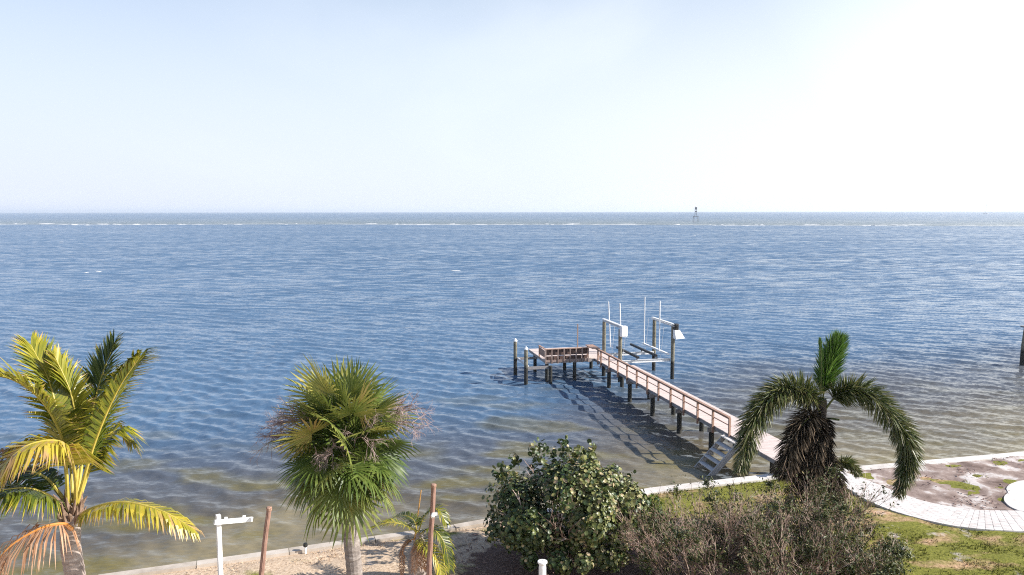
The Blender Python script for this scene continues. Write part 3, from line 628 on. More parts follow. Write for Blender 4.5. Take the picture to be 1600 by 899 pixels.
# --- coconut palm, left
CY = 16.0
base = at(135, 1010, CY); base.z = GZ; base = Vector((at(128, 899, CY).x + .25, CY + .1, GZ - .05))
coco = thing('coconut_palm', 'coconut palm with yellow green fronds at the left edge', 'palm tree', base)
tp = spline([base, at(124, 960, CY), at(117, 899, CY), at(110, 855, CY), at(110, 822, CY), at(112, 800, CY)], 60)
mb = MB(); mb.tube(tp, [(.30 - .10 * min(1, i / 18)) * (1 + .035 * (i % 3 == 0)) for i in range(61)], 14); mb.build('trunk', M_trunk_c, coco, smooth=False)
mb = MB()
for k in range(26):
    a = k * 2.4; c = at(111, 822 - k * 1.3, CY); d = Vector((math.cos(a), math.sin(a), 0))
    mb.tube([c + d * .12, c + d * .22 + ZUP * .12, c + d * U(.22, .34) + ZUP * U(.2, .42)], [.075, .05, .012], 5)
mb.build('crown_fibre', M_fibre, coco)
def cp(*L): return [at(x, y, CY + d) for x, y, d in L]
YG = [M_rachis_y, M_coco]
frond(coco, cp((108, 790, 0), (97, 690, .1), (78, 600, .3), (48, 538, .5)), 0.86, 110, 0.026, .35, YG, (.3, .62), (62, 26), .22, r0=.045)
frond(coco, cp((106, 790, 0), (98, 690, -.2), (62, 622, -.5), (5, 588, -.9), (-50, 602, -1.2)), 0.91, 115, 0.028, .3, YG, (.45, .8), (70, 32), .24, r0=.045)
frond(coco, cp((118, 790, 0), (116, 735, -.5), (97, 691, -.8), (45, 694, -1.2), (0, 728, -1.5)), 1.02, 100, 0.029, .8, YG, (.72, 1.0), (80, 40), .3, r0=.045, lift=-.1)
frond(coco, cp((118, 785, 0), (134, 690, .6), (155, 600, 1.1), (178, 536, 1.4)), 0.86, 110, 0.026, .35, YG, (.0, .28), (60, 28), .2, r0=.045)
frond(coco, cp((120, 785, 0), (148, 690, -.1), (183, 610, -.2), (219, 556, -.3)), 0.97, 115, 0.028, .7, YG, (.18, .55), (60, 28), .2, r0=.045)
frond(coco, cp((116, 790, 0), (122, 700, .3), (112, 620, .4), (86, 556, .4)), 0.70, 96, 0.026, .35, YG, (.4, .7), (55, 26), .24, r0=.04)
frond(coco, cp((106, 806, 0), (80, 776, -.3), (40, 762, -.6), (-20, 768, -1)), 0.91, 84, 0.028, 1.0, YG, (.08, .42), (75, 40), .25, r0=.045, lift=-.2)
frond(coco, cp((112, 826, -.2), (96, 818, -.5), (60, 826, -.8), (12, 856, -1.1), (-25, 905, -1.2)), 1.19, 56, 0.019, 1.1, [M_rachis_o, M_coco_dry], (.3, .9), (75, 35), .2, r0=.05, lift=-.3, label='withered orange brown frond hanging at the lower left', thin=.85)
frond(coco, cp((116, 815, 0), (140, 795, -.2), (190, 784, -.4), (250, 797, -.6), (304, 827, -.7)), 0.67, 88, 0.026, 1.1, YG, (.5, .95), (70, 28), .2, r0=.045, lift=-.2)
frond(coco, cp((110, 795, .1), (62, 738, .5), (12, 712, .8), (-35, 704, 1)), 0.88, 60, 0.022, .9, [M_rachis_g, M_coco_dry], (.0, .35), (75, 40), .2, r0=.04, lift=-.1)
frond(coco, cp((112, 795, .1), (70, 745, .3), (25, 735, .5), (-30, 745, .7)), 0.86, 79, 0.026, .9, YG, (.0, .25), (75, 40), .2, r0=.04, lift=-.1)
frond(coco, cp((120, 790, .1), (145, 722, .5), (178, 672, .8), (208, 690, 1.1)), 0.81, 72, 0.026, .8, YG, (.25, .65), (70, 35), .25, r0=.04, lift=-.1)
frond(coco, cp((114, 785, .2), (108, 700, .7), (104, 640, 1.0), (96, 590, 1.1)), 0.65, 84, 0.026, .3, YG, (.0, .25), (55, 28), .2, r0=.04)

# --- fan palm (cabbage palm), centre left
SYD = 20.0
C = at(540, 682, SYD); sb = Vector((at(560, 899, SYD).x + .15, SYD, GZ - .05))
sab = thing('fan_palm', 'shaggy cabbage fan palm with grey trunk on the dry lawn', 'palm tree', sb)
tp = spline([sb, at(560, 960, SYD), at(552, 880, SYD), at(545, 800, SYD), at(540, 690, SYD)], 50)
mb = MB(); mb.tube(tp, [(.24 - .03 * min(1, i / 20)) * (1 + .05 * (i % 2)) for i in range(51)], 14); mb.build('trunk', M_trunk, sab, smooth=False)
def fan_leaf(C, D, pet, L, segs, tint, droop, curl, roll=0.0):
    D = D.normalized(); mb = MB(); mb.mi = 0
    H = C + D * pet * .5; D2 = (D - ZUP * droop * .35).normalized(); H2 = H + D2 * pet * .5
    mb.tube([C, H, H2], [.022, .018, .013], 5); mb.mi = 1
    T = (D2 - ZUP * droop * .45).normalized()
    Sd = T.cross(ZUP)
    if Sd.length < .2: Sd = T.cross(Vector((.5, .8, 0)))
    Sd.normalize(); N = Sd.cross(T)
    if roll: Rm = Matrix.Rotation(roll, 3, T); Sd = Rm @ Sd; N = Rm @ N
    sp = R(232) / segs
    for k in range(segs):
        a = -R(116) + sp * (k + .5); ll = L * (.70 + .30 * math.cos(a * .8)) * U(.92, 1.06)
        def dirn(an): return T * math.cos(an) + Sd * math.sin(an) - N * (.30 * (1 - math.cos(an)) * 0 + .22 * abs(math.sin(an)))
        d0, d1, dm = dirn(a - sp * .5), dirn(a + sp * .5), dirn(a)
        dm.normalize(); h = H2 + T * .02
        g = -ZUP * curl
        b0, b1 = h + d0 * ll * .40, h + d1 * ll * .40; bm = h + dm * ll * .40 + N * .018
        e = (dm + g * .35 + rvec() * .06).normalized(); m1 = bm + e * ll * .30
        e2 = (e + g * U(.5, 1.2) + rvec() * .10).normalized(); tip = m1 + e2 * ll * .32
        W = (d1 - d0).normalized() * ll * sp * .17
        mb.tint = min(max(tint + U(-.10, .10), 0), 1)
        mb.add([h, b0, bm, b1, m1 - W, m1 + W, tip], [(0, 1, 2), (0, 2, 3), (1, 4, 2), (2, 4, 5), (2, 5, 3)])
        mb.t[-1] = min(1, mb.tint + U(.05, .3)); 
        mb.add([m1 - W, m1 + W, tip], [(0, 1, 2)])
    return mb.build('leaf', [M_rachis_g, M_sabal], sab)
k = 0
for i in range(26):                                 # upper, green leaves
    az = i * 2.39996; el = R(84 - 78 * ((i + .5) / 26) ** .9)
    D = Vector((math.cos(az) * math.cos(el), math.sin(az) * math.cos(el), math.sin(el)))
    fan_leaf(C + ZUP * U(-.1, .15), D, U(.85, 1.15), U(1.0, 1.2), 24, U(.42, .92), .15, .10, U(-1.2, 1.2))
for i in range(15):                                 # level leaves
    az = i * 2 * math.pi / 15 + U(-.2, .2); el = R(U(-24, 8)); D = Vector((math.cos(az) * math.cos(el), math.sin(az) * math.cos(el), math.sin(el)))
    fan_leaf(C - ZUP * U(.2, .55), D, U(.6, 1.2), U(1.0, 1.2), 24, U(.25, .65), .4, .3, U(-1.0, 1.0))
for i in range(17):                                 # hanging skirt
    az = i * 2.39996 + .4; el = R(-10 - 36 * (i / 20)); D = Vector((math.cos(az) * math.cos(el), math.sin(az) * math.cos(el), math.sin(el)))
    fan_leaf(C - ZUP * (.30 + .55 * i / 20), D, U(.8, 1.1), U(1.1, 1.35), 24, U(.15, .55) + .28 * i / 20, .75, .4, U(-1.0, 1.0))
for i in range(14):
    az = i * 2.39996 + 1.0; el = R(12 + 62 * i / 14); D = Vector((math.cos(az) * math.cos(el), math.sin(az) * math.cos(el), math.sin(el)))
    fan_leaf(C + ZUP * U(-.25, .1), D, U(.25, .5), U(.85, 1.1), 22, U(.15, .5), .15, .12, U(-1.3, 1.3))
for i in range(11):
    az = R(200 + 140 * i / 10) + U(-.1, .1); el = R(U(-34, 22)); D = Vector((math.cos(az) * math.cos(el), math.sin(az) * math.cos(el), math.sin(el)))
    fan_leaf(C - ZUP * U(.1, .5), D, U(.35, .75), U(.9, 1.15), 24, U(.25, .6), .35, .3, U(-1.2, 1.2))
mb = MB()
for i in range(36):                                 # old leaf bases under the crown
    az = i * 2.4; z = -.2 - i * .022; p = C + ZUP * z; d = Vector((math.cos(az), math.sin(az), 0))
    mb.tube([p + d * .15, p + d * .32 + ZUP * .1, p + d * U(.4, .55) + ZUP * U(.1, .3)], [.05, .035, .015], 4)
mb.build('leaf_bases', M_fibre, sab)
def spray(mb, p, d, L, r, depth, spreadv, nchild, sag):
    n = 4; P = [p]; q = p.copy(); dd = d.normalized()
    for i in range(n):
        dd = (dd + rvec() * .12 - ZUP * sag).normalized(); q = q + dd * L / n; P.append(q.copy())
    mb.tube(P, [r * (1 - .5 * i / n) for i in range(n + 1)], 3 if depth < 2 else 5, cap=False)
    if depth > 0:
        for k in range(nchild):
            t = U(.25, 1.0); i = min(int(t * n), n - 1); b = P[i].lerp(P[i + 1], t * n - i)
            spray(mb, b, (dd + rvec() * spreadv).normalized(), L * U(.4, .6), r * .5, depth - 1, spreadv, nchild, sag)
def stalk(px, py, dY, px2, py2, dY2, n1=9):
    mb = MB(); a = at(px, py, SYD + dY); b = at(px2, py2, SYD + dY2); m_ = (a + b) / 2 + ZUP * .12
    mb.tube(spline([a, m_, b], 8), [.022 - .0016 * i for i in range(9)], 5)
    P = spline([a, m_, b], 8); d = (b - a).normalized()
    for i in range(n1):
        t = U(.45, 1); q = P[min(int(t * 8), 8)]; spray(mb, q, d + rvec() * .8, U(.4, .7), .011, 2, .85, 5, .03)
    mb.build('flower_stalk', M_twig, sab)
stalk(520, 672, -.2, 432, 660, -.5, 24); stalk(520, 676, -.2, 425, 685, -.2, 20); stalk(560, 665, 0, 650, 640, -.3, 20); stalk(560, 668, 0, 655, 662, -.6, 9); stalk(530, 690, -.4, 510, 715, -1.2, 9); stalk(550, 690, -.3, 575, 690, -1.1, 6)

# --- foxtail palm, right
FY = 27.9
fb = Vector((at(1281, 830, FY).x, FY, GZ - .05))
fox = thing('foxtail_palm', 'foxtail palm with two bushy arching fronds and an upright spear near the path', 'palm tree', fb)
FC = at(1281, 650, FY)
mb = MB(); mb.tube(spline([fb, at(1281, 760, FY), at(1281, 690, FY), at(1284, 625, FY)], 30), [.27 - .1 * i / 30 + .012 * (i % 2) for i in range(31)], 12); mb.build('trunk', M_trunk_f, fox)
def fp(*L): return [at(x, y, FY + d) for x, y, d in L]
FM = [M_rachis_g, M_fox]
frond(fox, fp((1283, 645, 0), (1289, 600, .1), (1298, 565, .2), (1307, 540, .3)), .92, 170, .022, .03, [M_rachis_g, M_fox_new], (.05, .9), (46, 20), .22, plume=True, r0=.04, tipk=.1, label='bright green upright young frond')
frond(fox, fp((1282, 645, 0), (1283, 600, -.1), (1283, 560, -.1), (1281, 530, -.1)), 0.28, 39, 0.019, .0, [M_rachis_g, M_fox_new], (.1, .5), (22, 14), .2, r0=.03, name='spear_leaf')
frond(fox, fp((1284, 650, -.1), (1262, 618, -.4), (1222, 612, -.8), (1180, 655, -1.2), (1156, 735, -1.5)), 0.90, 270, 0.020, .38, FM, (.15, .95), (68, 42), .14, plume=True, r0=.045)
frond(fox, fp((1286, 645, 0), (1310, 618, -.3), (1352, 614, -.6), (1405, 668, -.9), (1420, 715, -1.0), (1404, 772, -1.1)), 0.82, 336, 0.020, .34, FM, (.1, .9), (68, 42), .14, plume=True, r0=.045)
frond(fox, fp((1281, 655, -.2), (1262, 655, -.8), (1240, 690, -1.1), (1225, 745, -1.3)), 0.83, 116, 0.023, .45, [M_rachis_g, M_fox_dead], (.1, .6), (65, 40), .1, plume=True, r0=.04)
for (x1, y1, x2, y2, d) in ((1262, 670, 1256, 765, -.5), (1276, 670, 1275, 775, -.7), (1290, 665, 1293, 770, -.5), (1268, 665, 1240, 752, .3), (1284, 668, 1288, 760, .4), (1255, 668, 1262, 740, -.9), (1282, 672, 1268, 760, -.95)):
    frond(fox, fp((1281, 652, 0), (x1, y1, d * .8), ((x1 + x2) / 2, (y1 + y2) / 2, d), (x2, y2, d)), 0.56, 116, 0.022, .45, [M_rachis_g, M_fox_dead], (.0, .35), (55, 32), .2, plume=True, r0=.03)
for (x1, y1, x2, y2, d) in ((1236, 715, 1216, 742, -.6), (1290, 742, 1305, 800, -.5), (1268, 745, 1262, 805, -.6), (1300, 730, 1318, 780, -.3), (1246, 740, 1232, 800, -.4)):
    frond(fox, fp((1280, 700, 0), (x1, y1, d), (x2, y2, d)), 0.69, 56, 0.017, .7, [M_fibre, M_fox_dead], (.4, 1.0), (60, 35), .2, plume=True, r0=.025, name='dead_frond')
mb = MB(); mb.tube(fp((1285, 655, 0), (1300, 655, -.3), (1311, 657, -.5)), [.05, .045, .04], 6); mb.build('cut_stalk', M_rachis_g, fox)
b2 = Vector((at(1311, 825, FY + .4).x, FY + .4, GZ - .05))
fox2 = thing('young_palm', 'short thin dark palm stem with one small frond beside the foxtail palm', 'palm tree', b2)
mb = MB(); mb.tube(spline([b2, at(1306, 785, FY + .4), at(1302, 735, FY + .4)], 14), [.13 - .004 * i + .01 * (i % 2) for i in range(15)], 9); mb.build('trunk', M_trunk_f, fox2)
def f2(*L): return [at(x, y, FY + .4 + d) for x, y, d in L]
frond(fox2, f2((1302, 738, 0), (1312, 727, -.2), (1328, 726, -.3), (1341, 742, -.4)), 0.42, 57, 0.024, .3, FM, (.35, .95), (65, 40), .2, plume=True, r0=.025)
frond(fox2, f2((1302, 738, 0), (1296, 728, -.2), (1288, 735, -.4), (1284, 760, -.5)), 0.48, 46, 0.024, .5, [M_fibre, M_fox_dead], (.4, 1), (65, 40), .2, plume=True, r0=.02, name='dead_frond')
frond(fox2, f2((1303, 738, 0), (1308, 745, -.2), (1312, 765, -.3), (1311, 790, -.4)), 0.45, 41, 0.024, .6, [M_fibre, M_fox_dead], (.3, 1), (65, 40), .2, plume=True, r0=.02, name='dead_frond')

# --- small palm behind the brown post
PY = 24.3
pb = Vector((at(652, 893, PY).x, PY, GZ - .05))
sp_ = thing('small_palm', 'small low palm with pale stubby trunk behind the right brown post', 'palm tree', pb)
mb = MB(); mb.tube(spline([pb, at(651, 872, PY), at(655, 848, PY), at(654, 832, PY)], 14), [.27, .30, .29, .31, .28, .27, .26, .24, .22, .19, .17, .15, .12, .1, .08], 10); mb.build('trunk', M_trunk_c, sp_)
def sp2(*L): return [at(x, y, PY + d) for x, y, d in L]
frond(sp_, sp2((652, 835, 0), (640, 824, -.2), (610, 816, -.4), (578, 826, -.5)), .42, 52, .016, .6, YG, (.25, .75), (70, 35), .15, r0=.025)
frond(sp_, sp2((653, 832, 0), (663, 806, -.1), (682, 795, -.2), (697, 818, -.4)), .50, 52, .017, .7, YG, (.12, .5), (70, 35), .15, r0=.025)
frond(sp_, sp2((654, 836, 0), (672, 826, -.3), (692, 845, -.5), (703, 890, -.7)), .60, 52, .017, .9, YG, (.1, .45), (70, 35), .15, r0=.025)
frond(sp_, sp2((654, 836, 0), (664, 850, -.5), (682, 872, -.8), (690, 899, -1.0)), .50, 46, .017, .9, YG, (.35, .85), (70, 35), .15, r0=.025)
frond(sp_, sp2((650, 840, 0), (636, 848, -.2), (628, 865, -.3), (627, 900, -.4)), .22, 44, .014, .6, [M_rachis_o, M_coco_dry], (.0, .35), (70, 45), .2, r0=.02, name='dead_frond', label='curled dry red brown frond')
frond(sp_, sp2((652, 834, 0), (645, 812, .3), (625, 805, .6), (605, 815, .9)), .45, 46, .016, .6, YG, (.0, .35), (70, 35), .15, r0=.022)
for x, y in ((660, 890), (668, 892), (645, 895)):
    frond(sp_, sp2((655, 842, -.2), ((655 + x) / 2, 862, -.5), (x, y, -.6)), .3, 20, .016, .7, [M_fibre, M_coco_dry], (.2, .8), (55, 35), .2, r0=.018, name='dead_frond')

# ------------------------------------------------------------------ shrubs
def blob_leaves(center, ell, n, size, up=0.35, shell=0.55, squash=None, seed=1):
    r = np.random.default_rng(seed); lumps = []
    for i in range(26):
        v = r.normal(size=3); v /= np.linalg.norm(v); v[2] = abs(v[2]) * .95 - .25 * r.random()
        lumps.append((np.array(center) + v * np.array(ell) * r.uniform(.50, .86), r.uniform(.20, .40) * min(ell)))
    out = []
    for i in range(n):
        c, rad = lumps[r.integers(len(lumps))]
        v = r.normal(size=3); v /= np.linalg.norm(v)
        p = c + v * rad * r.uniform(shell, 1.08)
        if p[2] < GZ + .08: continue
        nr = v + (p - np.array(center)) / np.array(ell) * .7 + np.array([0, 0, up]) + r.normal(size=3) * .45
        out.append((Vector(p), Vector(nr).normalized(), r.uniform(*size)))
    return out
LEAF7 = [(math.cos(2 * math.pi * k / 7), math.sin(2 * math.pi * k / 7)) for k in range(7)]
def round_leaf(mb, p, n, s):
    u = n.cross(rvec()).normalized(); v = n.cross(u)
    mb.add([p - n * s * .18] + [p + (u * a + v * b) * s for a, b in LEAF7], [(0, 1 + k, 1 + (k + 1) % 7) for k in range(7)])
def oval_leaf(mb, p, n, s):
    u = n.cross(rvec()).normalized(); v = n.cross(u)
    mb.add([p - u * s, p + v * s * .42 + n * s * .1, p + u * s, p - v * s * .42 + n * s * .1], [(0, 1, 2, 3)])
gc = Vector((1.75, 25.6, 2.6)); ge = (3.05, 2.4, 2.3)
grape = thing('sea_grape_bush', 'big dense sea grape bush with round leathery leaves by the seawall', 'bush', (1.95, 25.6, GZ))
lv = blob_leaves(gc, ge, 12500, (.035, .085), seed=12, shell=.35) + blob_leaves(gc + Vector((1.0, -.1, .65)), (1.3, 1.4, 1.8), 4200, (.035, .082), seed=14) + blob_leaves(gc + Vector((-1.5, -.2, -.5)), (1.4, 1.4, 1.3), 3200, (.036, .082), seed=15)
lv += blob_leaves(Vector((1.6, 25.0, 1.5)), (2.3, 1.9, 1.1), 4400, (.036, .082), seed=16) + blob_leaves(Vector((3.1, 24.6, 1.6)), (.9, .8, 1.0), 900, (.036, .08), seed=18)
for k in range(46):                                 # sprigs that break the outline
    a_ = U(0, 6.283); e_ = U(.05, 1.35); q0 = gc + Vector((math.cos(a_) * math.cos(e_) * ge[0] * .86, math.sin(a_) * math.cos(e_) * ge[1] * .86, math.sin(e_) * ge[2] * .88)); dq = (q0 - gc).normalized() + ZUP * .5
    for j in range(16): lv.append((q0 + dq * U(0, .38) + rvec() * .10, (rvec() + ZUP * .5).normalized(), U(.045, .10)))
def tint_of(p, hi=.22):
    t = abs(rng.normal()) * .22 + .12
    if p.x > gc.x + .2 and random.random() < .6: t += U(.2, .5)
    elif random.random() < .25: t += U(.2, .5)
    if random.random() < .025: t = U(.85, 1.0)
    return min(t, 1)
lv.sort(key=lambda q: (q[0] - Vector((gc.x + .3, 10, 9))).length - q[2] * 6)
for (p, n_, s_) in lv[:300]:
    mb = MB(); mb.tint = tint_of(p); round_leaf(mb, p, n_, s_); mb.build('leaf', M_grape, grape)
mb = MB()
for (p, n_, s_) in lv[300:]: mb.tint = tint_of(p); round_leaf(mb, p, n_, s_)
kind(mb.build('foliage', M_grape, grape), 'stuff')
mb = MB()
for i in range(22):
    a = i * 2.4; d = Vector((math.cos(a) * U(.2, .9), math.sin(a) * U(.2, .9), 1)); spray(mb, Vector((1.95 + .4 * math.cos(a), 25.6 + .4 * math.sin(a), GZ - .05)), d, U(1.5, 2.3), .05, 2, .55, 4, -.01)
mb.build('branches', M_twig_g, grape)
def leafy_shrub(name, label, c, ell, n, size, m, seed, group=None):
    t = thing(name, label, 'bush', (c[0], c[1], GZ), group=group)
    mb = MB()
    for (p, n_, s_) in blob_leaves(c, ell, n, size, seed=seed): mb.tint = min(1, abs(rng.normal()) * .3 + .2); oval_leaf(mb, p, n_, s_)
    kind(mb.build('foliage', m, t), 'stuff')
    mb = MB()
    for i in range(10):
        a = i * 2.4; spray(mb, Vector((c[0], c[1], GZ - .05)), Vector((math.cos(a) * .7, math.sin(a) * .7, 1)), ell[2] * 1.2, .025, 2, .6, 3, 0)
    mb.build('branches', M_twig_g, t); return t
leafy_shrub('green_shrub', 'bright yellow green shrub squeezed between the sea grape and the bare thicket', (4.75, 25.9, 2.1), (.85, .9, 1.35), 2600, (.05, .10), M_bright, 33)
leafy_shrub('dark_shrub', 'dark green leafy shrub at the left end of the bare thicket', (5.15, 24.9, 1.75), (1.0, .9, 1.2), 2400, (.045, .09), M_shrub, 35)

def bare_shrub(label, x, y, h, w, n, leaves, seed, lean=(0, 0)):
    random.seed(seed)
    t = thing('bare_shrub', label, 'bush', (x, y, GZ), group='twiggy bare shrubs in front of the foxtail palm')
    mb = MB(); lf = MB()
    for i in range(n):
        a = U(0, 6.283); ro = U(0, 1) ** .6
        d = Vector((math.cos(a) * ro * w * .75 + lean[0], math.sin(a) * ro * w * .75 + lean[1], h)).normalized()
        spray(mb, Vector((x + math.cos(a) * ro * w * .45, y + math.sin(a) * ro * w * .45, GZ - .05)), d, h * U(.62, 1.0), U(.012, .034), 3 if i % 3 else 2, .55, 4, -.012)
    mb.build('branches', M_twig_g, t)
    vs = mb.v
    cl = [Vector(vs[random.randrange(len(vs))]) for _ in range(26)]
    for i in range(int(leaves * 2.2)):
        p = Vector(vs[random.randrange(len(vs))]) if i % 5 < 2 else random.choice(cl) + rvec() * abs(random.gauss(0, .22))
        if p.z < GZ + .5: continue
        lf.tint = min(1, abs(random.gauss(0, .32)) + .1); oval_leaf(lf, p + rvec() * .06, (rvec() + ZUP).normalized(), U(.035, .075))
    kind(lf.build('leaves', M_shrub, t), 'stuff'); return t
bare_shrub('bare twiggy shrub beside the dark green shrub, palest and leaning left', 5.9, 23.7, 2.2, 1.9, 44, 2200, 1, (-.5, 0))
bare_shrub('bare twiggy shrub with thin tan twigs, second from the sea grape bush', 7.3, 24.2, 2.1, 1.8, 42, 2600, 2, (-.2, .2))
bare_shrub('bare twiggy shrub in the middle of the thicket, left of the foxtail trunk', 8.8, 23.8, 2.1, 1.8, 44, 3000, 3)
bare_shrub('tall bare twiggy shrub wrapped around the foxtail palm foot', 10.5, 24.9, 2.3, 1.4, 40, 3000, 4, (.1, 0))
bare_shrub('lower bare twiggy shrub nearest the green lawn at the right end', 10.9, 23.2, 1.5, 1.3, 30, 3200, 5, (.3, 0))
bare_shrub('low bare twiggy shrub at the bottom edge between two taller ones', 7.9, 22.6, 1.7, 1.9, 38, 2200, 6)
bare_shrub('sparse bare twigs rising above the thicket before the seawall', 8.6, 26.2, 1.7, 1.3, 14, 500, 8)
leafy_shrub('low_green_shrub', 'small dark leafy sprig shrub low at the right of the young palm', (12.7, 24.8, 1.5), (.75, .7, .7), 700, (.04, .08), M_shrub, 37)
random.seed(99)

# ------------------------------------------------------------------ posts and small things
def pole(px, py, Y, bx, r0, r1, label, name, m, extra=None):
    top = at(px, py, Y); b_ = at(bx, 899, Y); d = b_ - top; foot = top + d * ((top.z - GZ + .1) / (top.z - b_.z))
    mb = MB(); P = [foot.lerp(top, i / 10) + Vector((U(-.012, .012), U(-.012, .012), 0)) * (i not in (0, 10)) for i in range(11)]
    mb.tube(P, [r0 + (r1 - r0) * i / 10 for i in range(11)], 9); o = mb.build(name, m, origin=(foot.x, foot.y, GZ)); tag(o, label, 'post', None); return o, top, foot
o, top, ft = pole(420, 796, 17.8, 407, .072, .058, 'leaning rough brown timber post left of the fan palm', 'timber_post', M_post)
mb = MB(); mb.lathe(top, [(.066, -.02), (.072, .05), (.05, .07)], 9); mb.build('post_cap', M_rail, o)
o, top, ft = pole(677, 760, 21.0, 669, .082, .068, 'rough brown timber post with white bracket in front of the small palm', 'timber_post', M_post)
mb = MB(); mb.lathe(top, [(.078, -.02), (.084, .05), (.06, .07)], 9); mb.build('post_cap', M_rail, o)
q = at(677, 803, 21.0); mb = MB(); mb.tube([q + Vector((-.02, -.10, -.05)), q + Vector((-.01, -.14, 0)), q + Vector((0, -.10, .07))], [.05, .06, .04], 8); mb.box(q + Vector((.06, -.07, .02)), (.10, .06, .07)); mb.build('bracket', M_white, o)
# white sign post with arm
wt = at(340, 804, 17.4); wbv = Vector((at(342.5, 899, 17.4).x + .03, 17.4, GZ - .05))
o = thing('sign_post', 'white vinyl post with a bare side arm on the dry lawn', 'post', (wbv.x, wbv.y, GZ))
mb = MB(); mb.box((wbv + wt) / 2, (.095, .095, (wt - wbv).length), rz=R(40)); mb.build('upright', M_white, o)
a0, a1 = at(333, 814, 17.26), at(392, 809, 18.05); mb = MB(); mb.beam(a0 + Vector((.05, -.07, 0)), a1 + Vector((.05, -.07, 0)), .05, .105); mb.build('arm', M_white, o)
for f in (.3, .78):
    p = a0.lerp(a1, f) + Vector((.05, -.07, .08)); mb = MB(); mb.tube([p + Vector((-.03, 0, 0)), p + Vector((.03, 0, 0))], .03, 8); mb.build('hook', M_white, o)
# white turned pillar
pt_ = at(847, 877, 21.5); mb = MB()
mb.lathe((pt_.x, pt_.y, 0), [(.16, GZ - .05), (.16, GZ + .1), (.115, GZ + .16), (.108, pt_.z - .2), (.098, pt_.z - .10), (.12, pt_.z - .07), (.142, pt_.z - .05), (.142, pt_.z - .005), (.13, pt_.z)], 20)
o = mb.build('white_pillar', M_white, origin=(pt_.x, pt_.y, GZ)); tag(o, 'small white pipe pillar with flared round cap before the sea grape bush', 'pillar')
mb = MB(); mb.lathe((pt_.x, pt_.y, pt_.z), [(.012, -.01), (.012, .012), (.004, .014)], 8); mb.build('screw', M_black, o)
# orange stake
s0, s1 = at(657.5, 766, 26.6), at(651, 815, 26.6); ft = s1 + (s1 - s0) * ((s1.z - GZ + .05) / (s0.z - s1.z)); mb = MB(); mb.tube([ft, s1, s0], [.03, .028, .02], 6)
tag(mb.build('garden_stake', M_orange, origin=(ft.x, ft.y, GZ)), 'thin orange bamboo stake sticking up behind the small palm', 'stake')
# lights
def small_light(px, py, label, h=.34):
    b_ = on(px, py, GZ); t = thing('path_light', label, 'garden light', (b_.x, b_.y, GZ), group='small stake lights along the seawall')
    mb = MB(); mb.tube([(b_.x, b_.y, GZ - .08), (b_.x, b_.y, GZ + h * .6)], .035, 8); mb.build('stake', M_white, t)
    mb = MB(); mb.lathe((b_.x, b_.y, GZ), [(.05, h * .6), (.085, h * .72), (.07, h), (.02, h + .02)], 10); mb.build('lamp_head', M_black, t)
small_light(477, 863, 'small black headed stake light by the seawall left of the fan palm'); small_light(700, 828, 'small black headed stake light by the seawall right of the small palm')
lt = at(1409, 859, 24.6); t = thing('globe_light', 'tiny pale globe light on a thin stem in the green lawn', 'garden light', (lt.x + .03, 24.6, GZ))
mb = MB(); mb.tube([(lt.x + .03, 24.6, GZ - .08), (lt.x + .02, 24.6, 1.3), (lt.x, 24.6, lt.z - .05)], .016, 6); mb.build('stem', M_twig_g, t)
mb = MB(); mb.lathe((lt.x, 24.6, lt.z), [(.01, -.075), (.055, -.05), (.075, 0), (.055, .05), (.01, .075)], 10); mb.build('globe', M_white, t, smooth=True)

# ------------------------------------------------------------------ far things on the water
bx_ = on(1087, 347, 0)
bea = thing('channel_marker', 'distant dark steel channel marker tower standing in the bay', 'beacon', bx_)
for i, (a, b_) in enumerate(((-2.4, -2.4), (2.4, -2.4), (-2.4, 2.4), (2.4, 2.4))):
    mb = MB(); mb.tube([bx_ + Vector((a * 1.15, b_ * 1.15, -3)), bx_ + Vector((a, b_, 6.2))], .24, 8); mb.build('leg', M_steel, bea)
mb = MB(); mb.box(bx_ + Vector((0, 0, 6.4)), (5.6, 5.6, .5)); mb.build('platform', M_steel, bea)
for a, b_ in ((-1.1, -1.1), (1.1, -1.1), (-1.1, 1.1), (1.1, 1.1)):
    mb = MB(); mb.tube([bx_ + Vector((a, b_, 6.4)), bx_ + Vector((a * .9, b_ * .9, 17.5))], .13, 6); mb.build('mast_leg', M_steel, bea)
mb = MB(); 
for z in (8, 9.6, 11.2): mb.tube([bx_ + Vector((-1.05, -1.05, z)), bx_ + Vector((1.05, -1.05, z + 1.6))], .09, 5)
mb.build('bracing', M_steel, bea)
mb = MB(); mb.box(bx_ + Vector((0, -1.2, 12.6)), (2.3, .12, 1.5)); mb.build('day_board', M_steel, bea)
mb = MB(); mb.box(bx_ + Vector((0, -1.2, 16.3)), (2.5, .12, 3.0)); mb.build('day_board', M_steel, bea)
mb = MB(); mb.lathe(bx_ + Vector((0, 0, 17.6)), [(.5, 0), (.5, .9), (.2, 1.3)], 8); mb.build('lantern', M_sail, bea)
sb_ = at(1540, 335, 3000); sb_.z = 0
yt = thing('sailboat', 'faint pale sailing boat on the horizon at far right', 'sailboat', sb_)
mb = MB(); st = []
for i in range(9):
    t_ = i / 8; w = 2.9 * math.sin(math.pi * min(.98, .12 + .80 * t_)) ; x = -10 + 22 * t_; st += [sb_ + Vector((x, -w, 2.6 + .7 * t_)), sb_ + Vector((x, -w * .6, -.5)), sb_ + Vector((x, w * .6, -.5)), sb_ + Vector((x, w, 2.6 + .7 * t_))]
mb.add(st, [(i * 4 + k, i * 4 + k + 1, i * 4 + k + 5, i * 4 + k + 4) for i in range(8) for k in range(3)] + [(i * 4, i * 4 + 4, i * 4 + 7, i * 4 + 3) for i in range(8)] + [(0, 3, 2, 1), (32, 33, 34, 35)])
mb.build('hull', M_sail, yt)
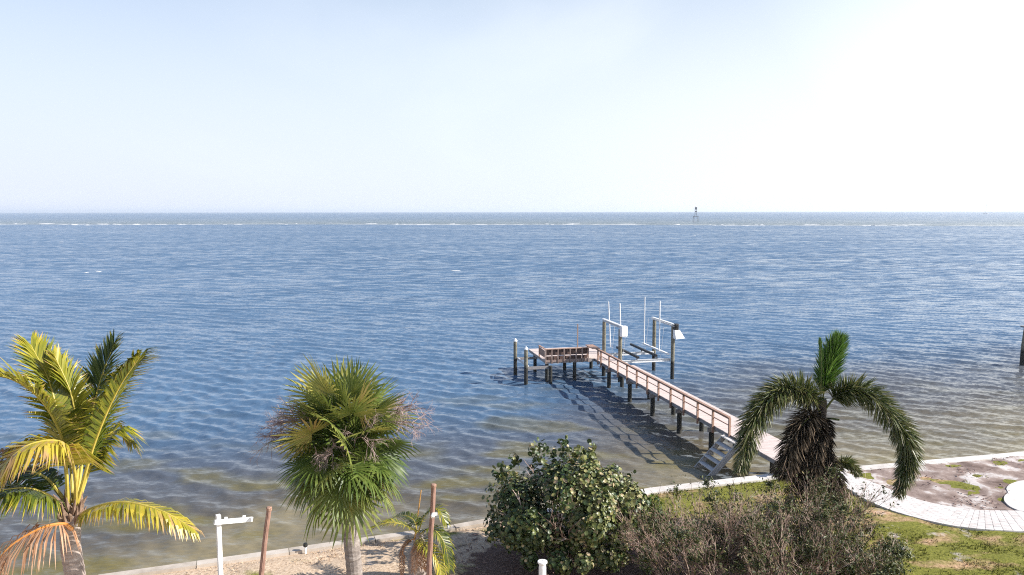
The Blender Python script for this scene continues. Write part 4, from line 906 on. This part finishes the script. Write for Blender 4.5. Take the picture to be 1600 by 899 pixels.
mb = MB(); mb.box(sb_ + Vector((-1, 0, 3.9)), (8, 3.4, 1.6)); mb.build('cabin', M_sail, yt)
mb = MB(); mb.tube([sb_ + Vector((1.5, 0, 3)), sb_ + Vector((1.5, 0, 40))], [.8, .6], 8); mb.build('mast', M_sail, yt)
mb = MB(); mb.tube([sb_ + Vector((1.5, 0, 6)), sb_ + Vector((-8, 0, 6.4))], .45, 8); mb.build('boom', M_sail, yt)
# surf on the offshore bar and scattered whitecaps
def foam(mb, c, L, D, H, seg=7):
    vs = []; 
    for i in range(seg + 1):
        t_ = i / seg; e = math.sin(math.pi * t_) ** .6; x = c[0] + (t_ - .5) * L; w = D * e * U(.6, 1); jy = U(-.15, .15) * D
        vs += [(x, c[1] - w + jy, .02), (x, c[1] - w * .2 + jy, .05 + H * e * U(.6, 1)), (x, c[1] + w + jy, .05)]
    mb.add(vs, [(i * 3 + k, i * 3 + 3 + k, i * 3 + 4 + k, i * 3 + 1 + k) for i in range(seg) for k in range(2)])
mb = MB(); random.seed(5)
def barline(x): return 767 - 0.18 * x - 0.00018 * x * x
x = -720
while x < 560:
    L = math.exp(U(1.2, 3.5)); dens = .5 + .5 * math.sin(x * .013) * math.sin(x * .031 + 1)
    if random.random() < .25 + .75 * dens: foam(mb, (x, barline(x) + random.gauss(0, 16) + 18 * math.sin(x * .021)), L * .6, U(1, 8), U(.1, .75))
    x += L * U(.25, .75)
x = -720
while x < 560:
    L = U(18, 60); foam(mb, (x, barline(x) + 18 * math.sin(x * .021) + random.gauss(0, 3)), L, U(2, 5), U(.12, .3), 9); x += L * U(.8, 1.15)
kind(tag(mb.build('surf_line', M_foam, smooth=True), 'long thin line of white breakers on the offshore bar', 'surf'), 'stuff')
mb = MB()
for i in range(16):
    Y = 150 * math.exp(U(0, 2.2)); foam(mb, (U(-.75, .75) * Y, Y), U(.6, 1.8) * (1 + Y / 700), U(.12, .35) * (1 + Y / 400), .12)
foam(mb, (on(135, 426, 0).x, on(135, 426, 0).y), 1.0, .3, .13); foam(mb, (on(154, 424, 0).x, on(154, 424, 0).y), 1.3, .25, .13)
kind(tag(mb.build('whitecaps', M_foam, smooth=True), 'scattered small whitecaps on the open water', 'foam'), 'stuff')

# ------------------------------------------------------------------ sea air
hb = MB(); hb.box((0, 0, 24), (44000, 44000, 54)); hz_o = hb.build('haze', []); kind(hz_o, 'stuff'); tag(hz_o, 'pale sea haze over the whole bay', 'haze')
hm = bpy.data.materials.new('sea haze'); hm.use_nodes = True; hn = hm.node_tree.nodes; hn.clear()
ho = hn.new('ShaderNodeOutputMaterial'); pv = hn.new('ShaderNodeVolumePrincipled'); pv.inputs['Density'].default_value = 0.00009; pv.inputs['Color'].default_value = (.93, .96, 1, 1); pv.inputs['Anisotropy'].default_value = 0.3
hm.node_tree.links.new(pv.outputs[0], ho.inputs['Volume']); hz_o.data.materials.append(hm)
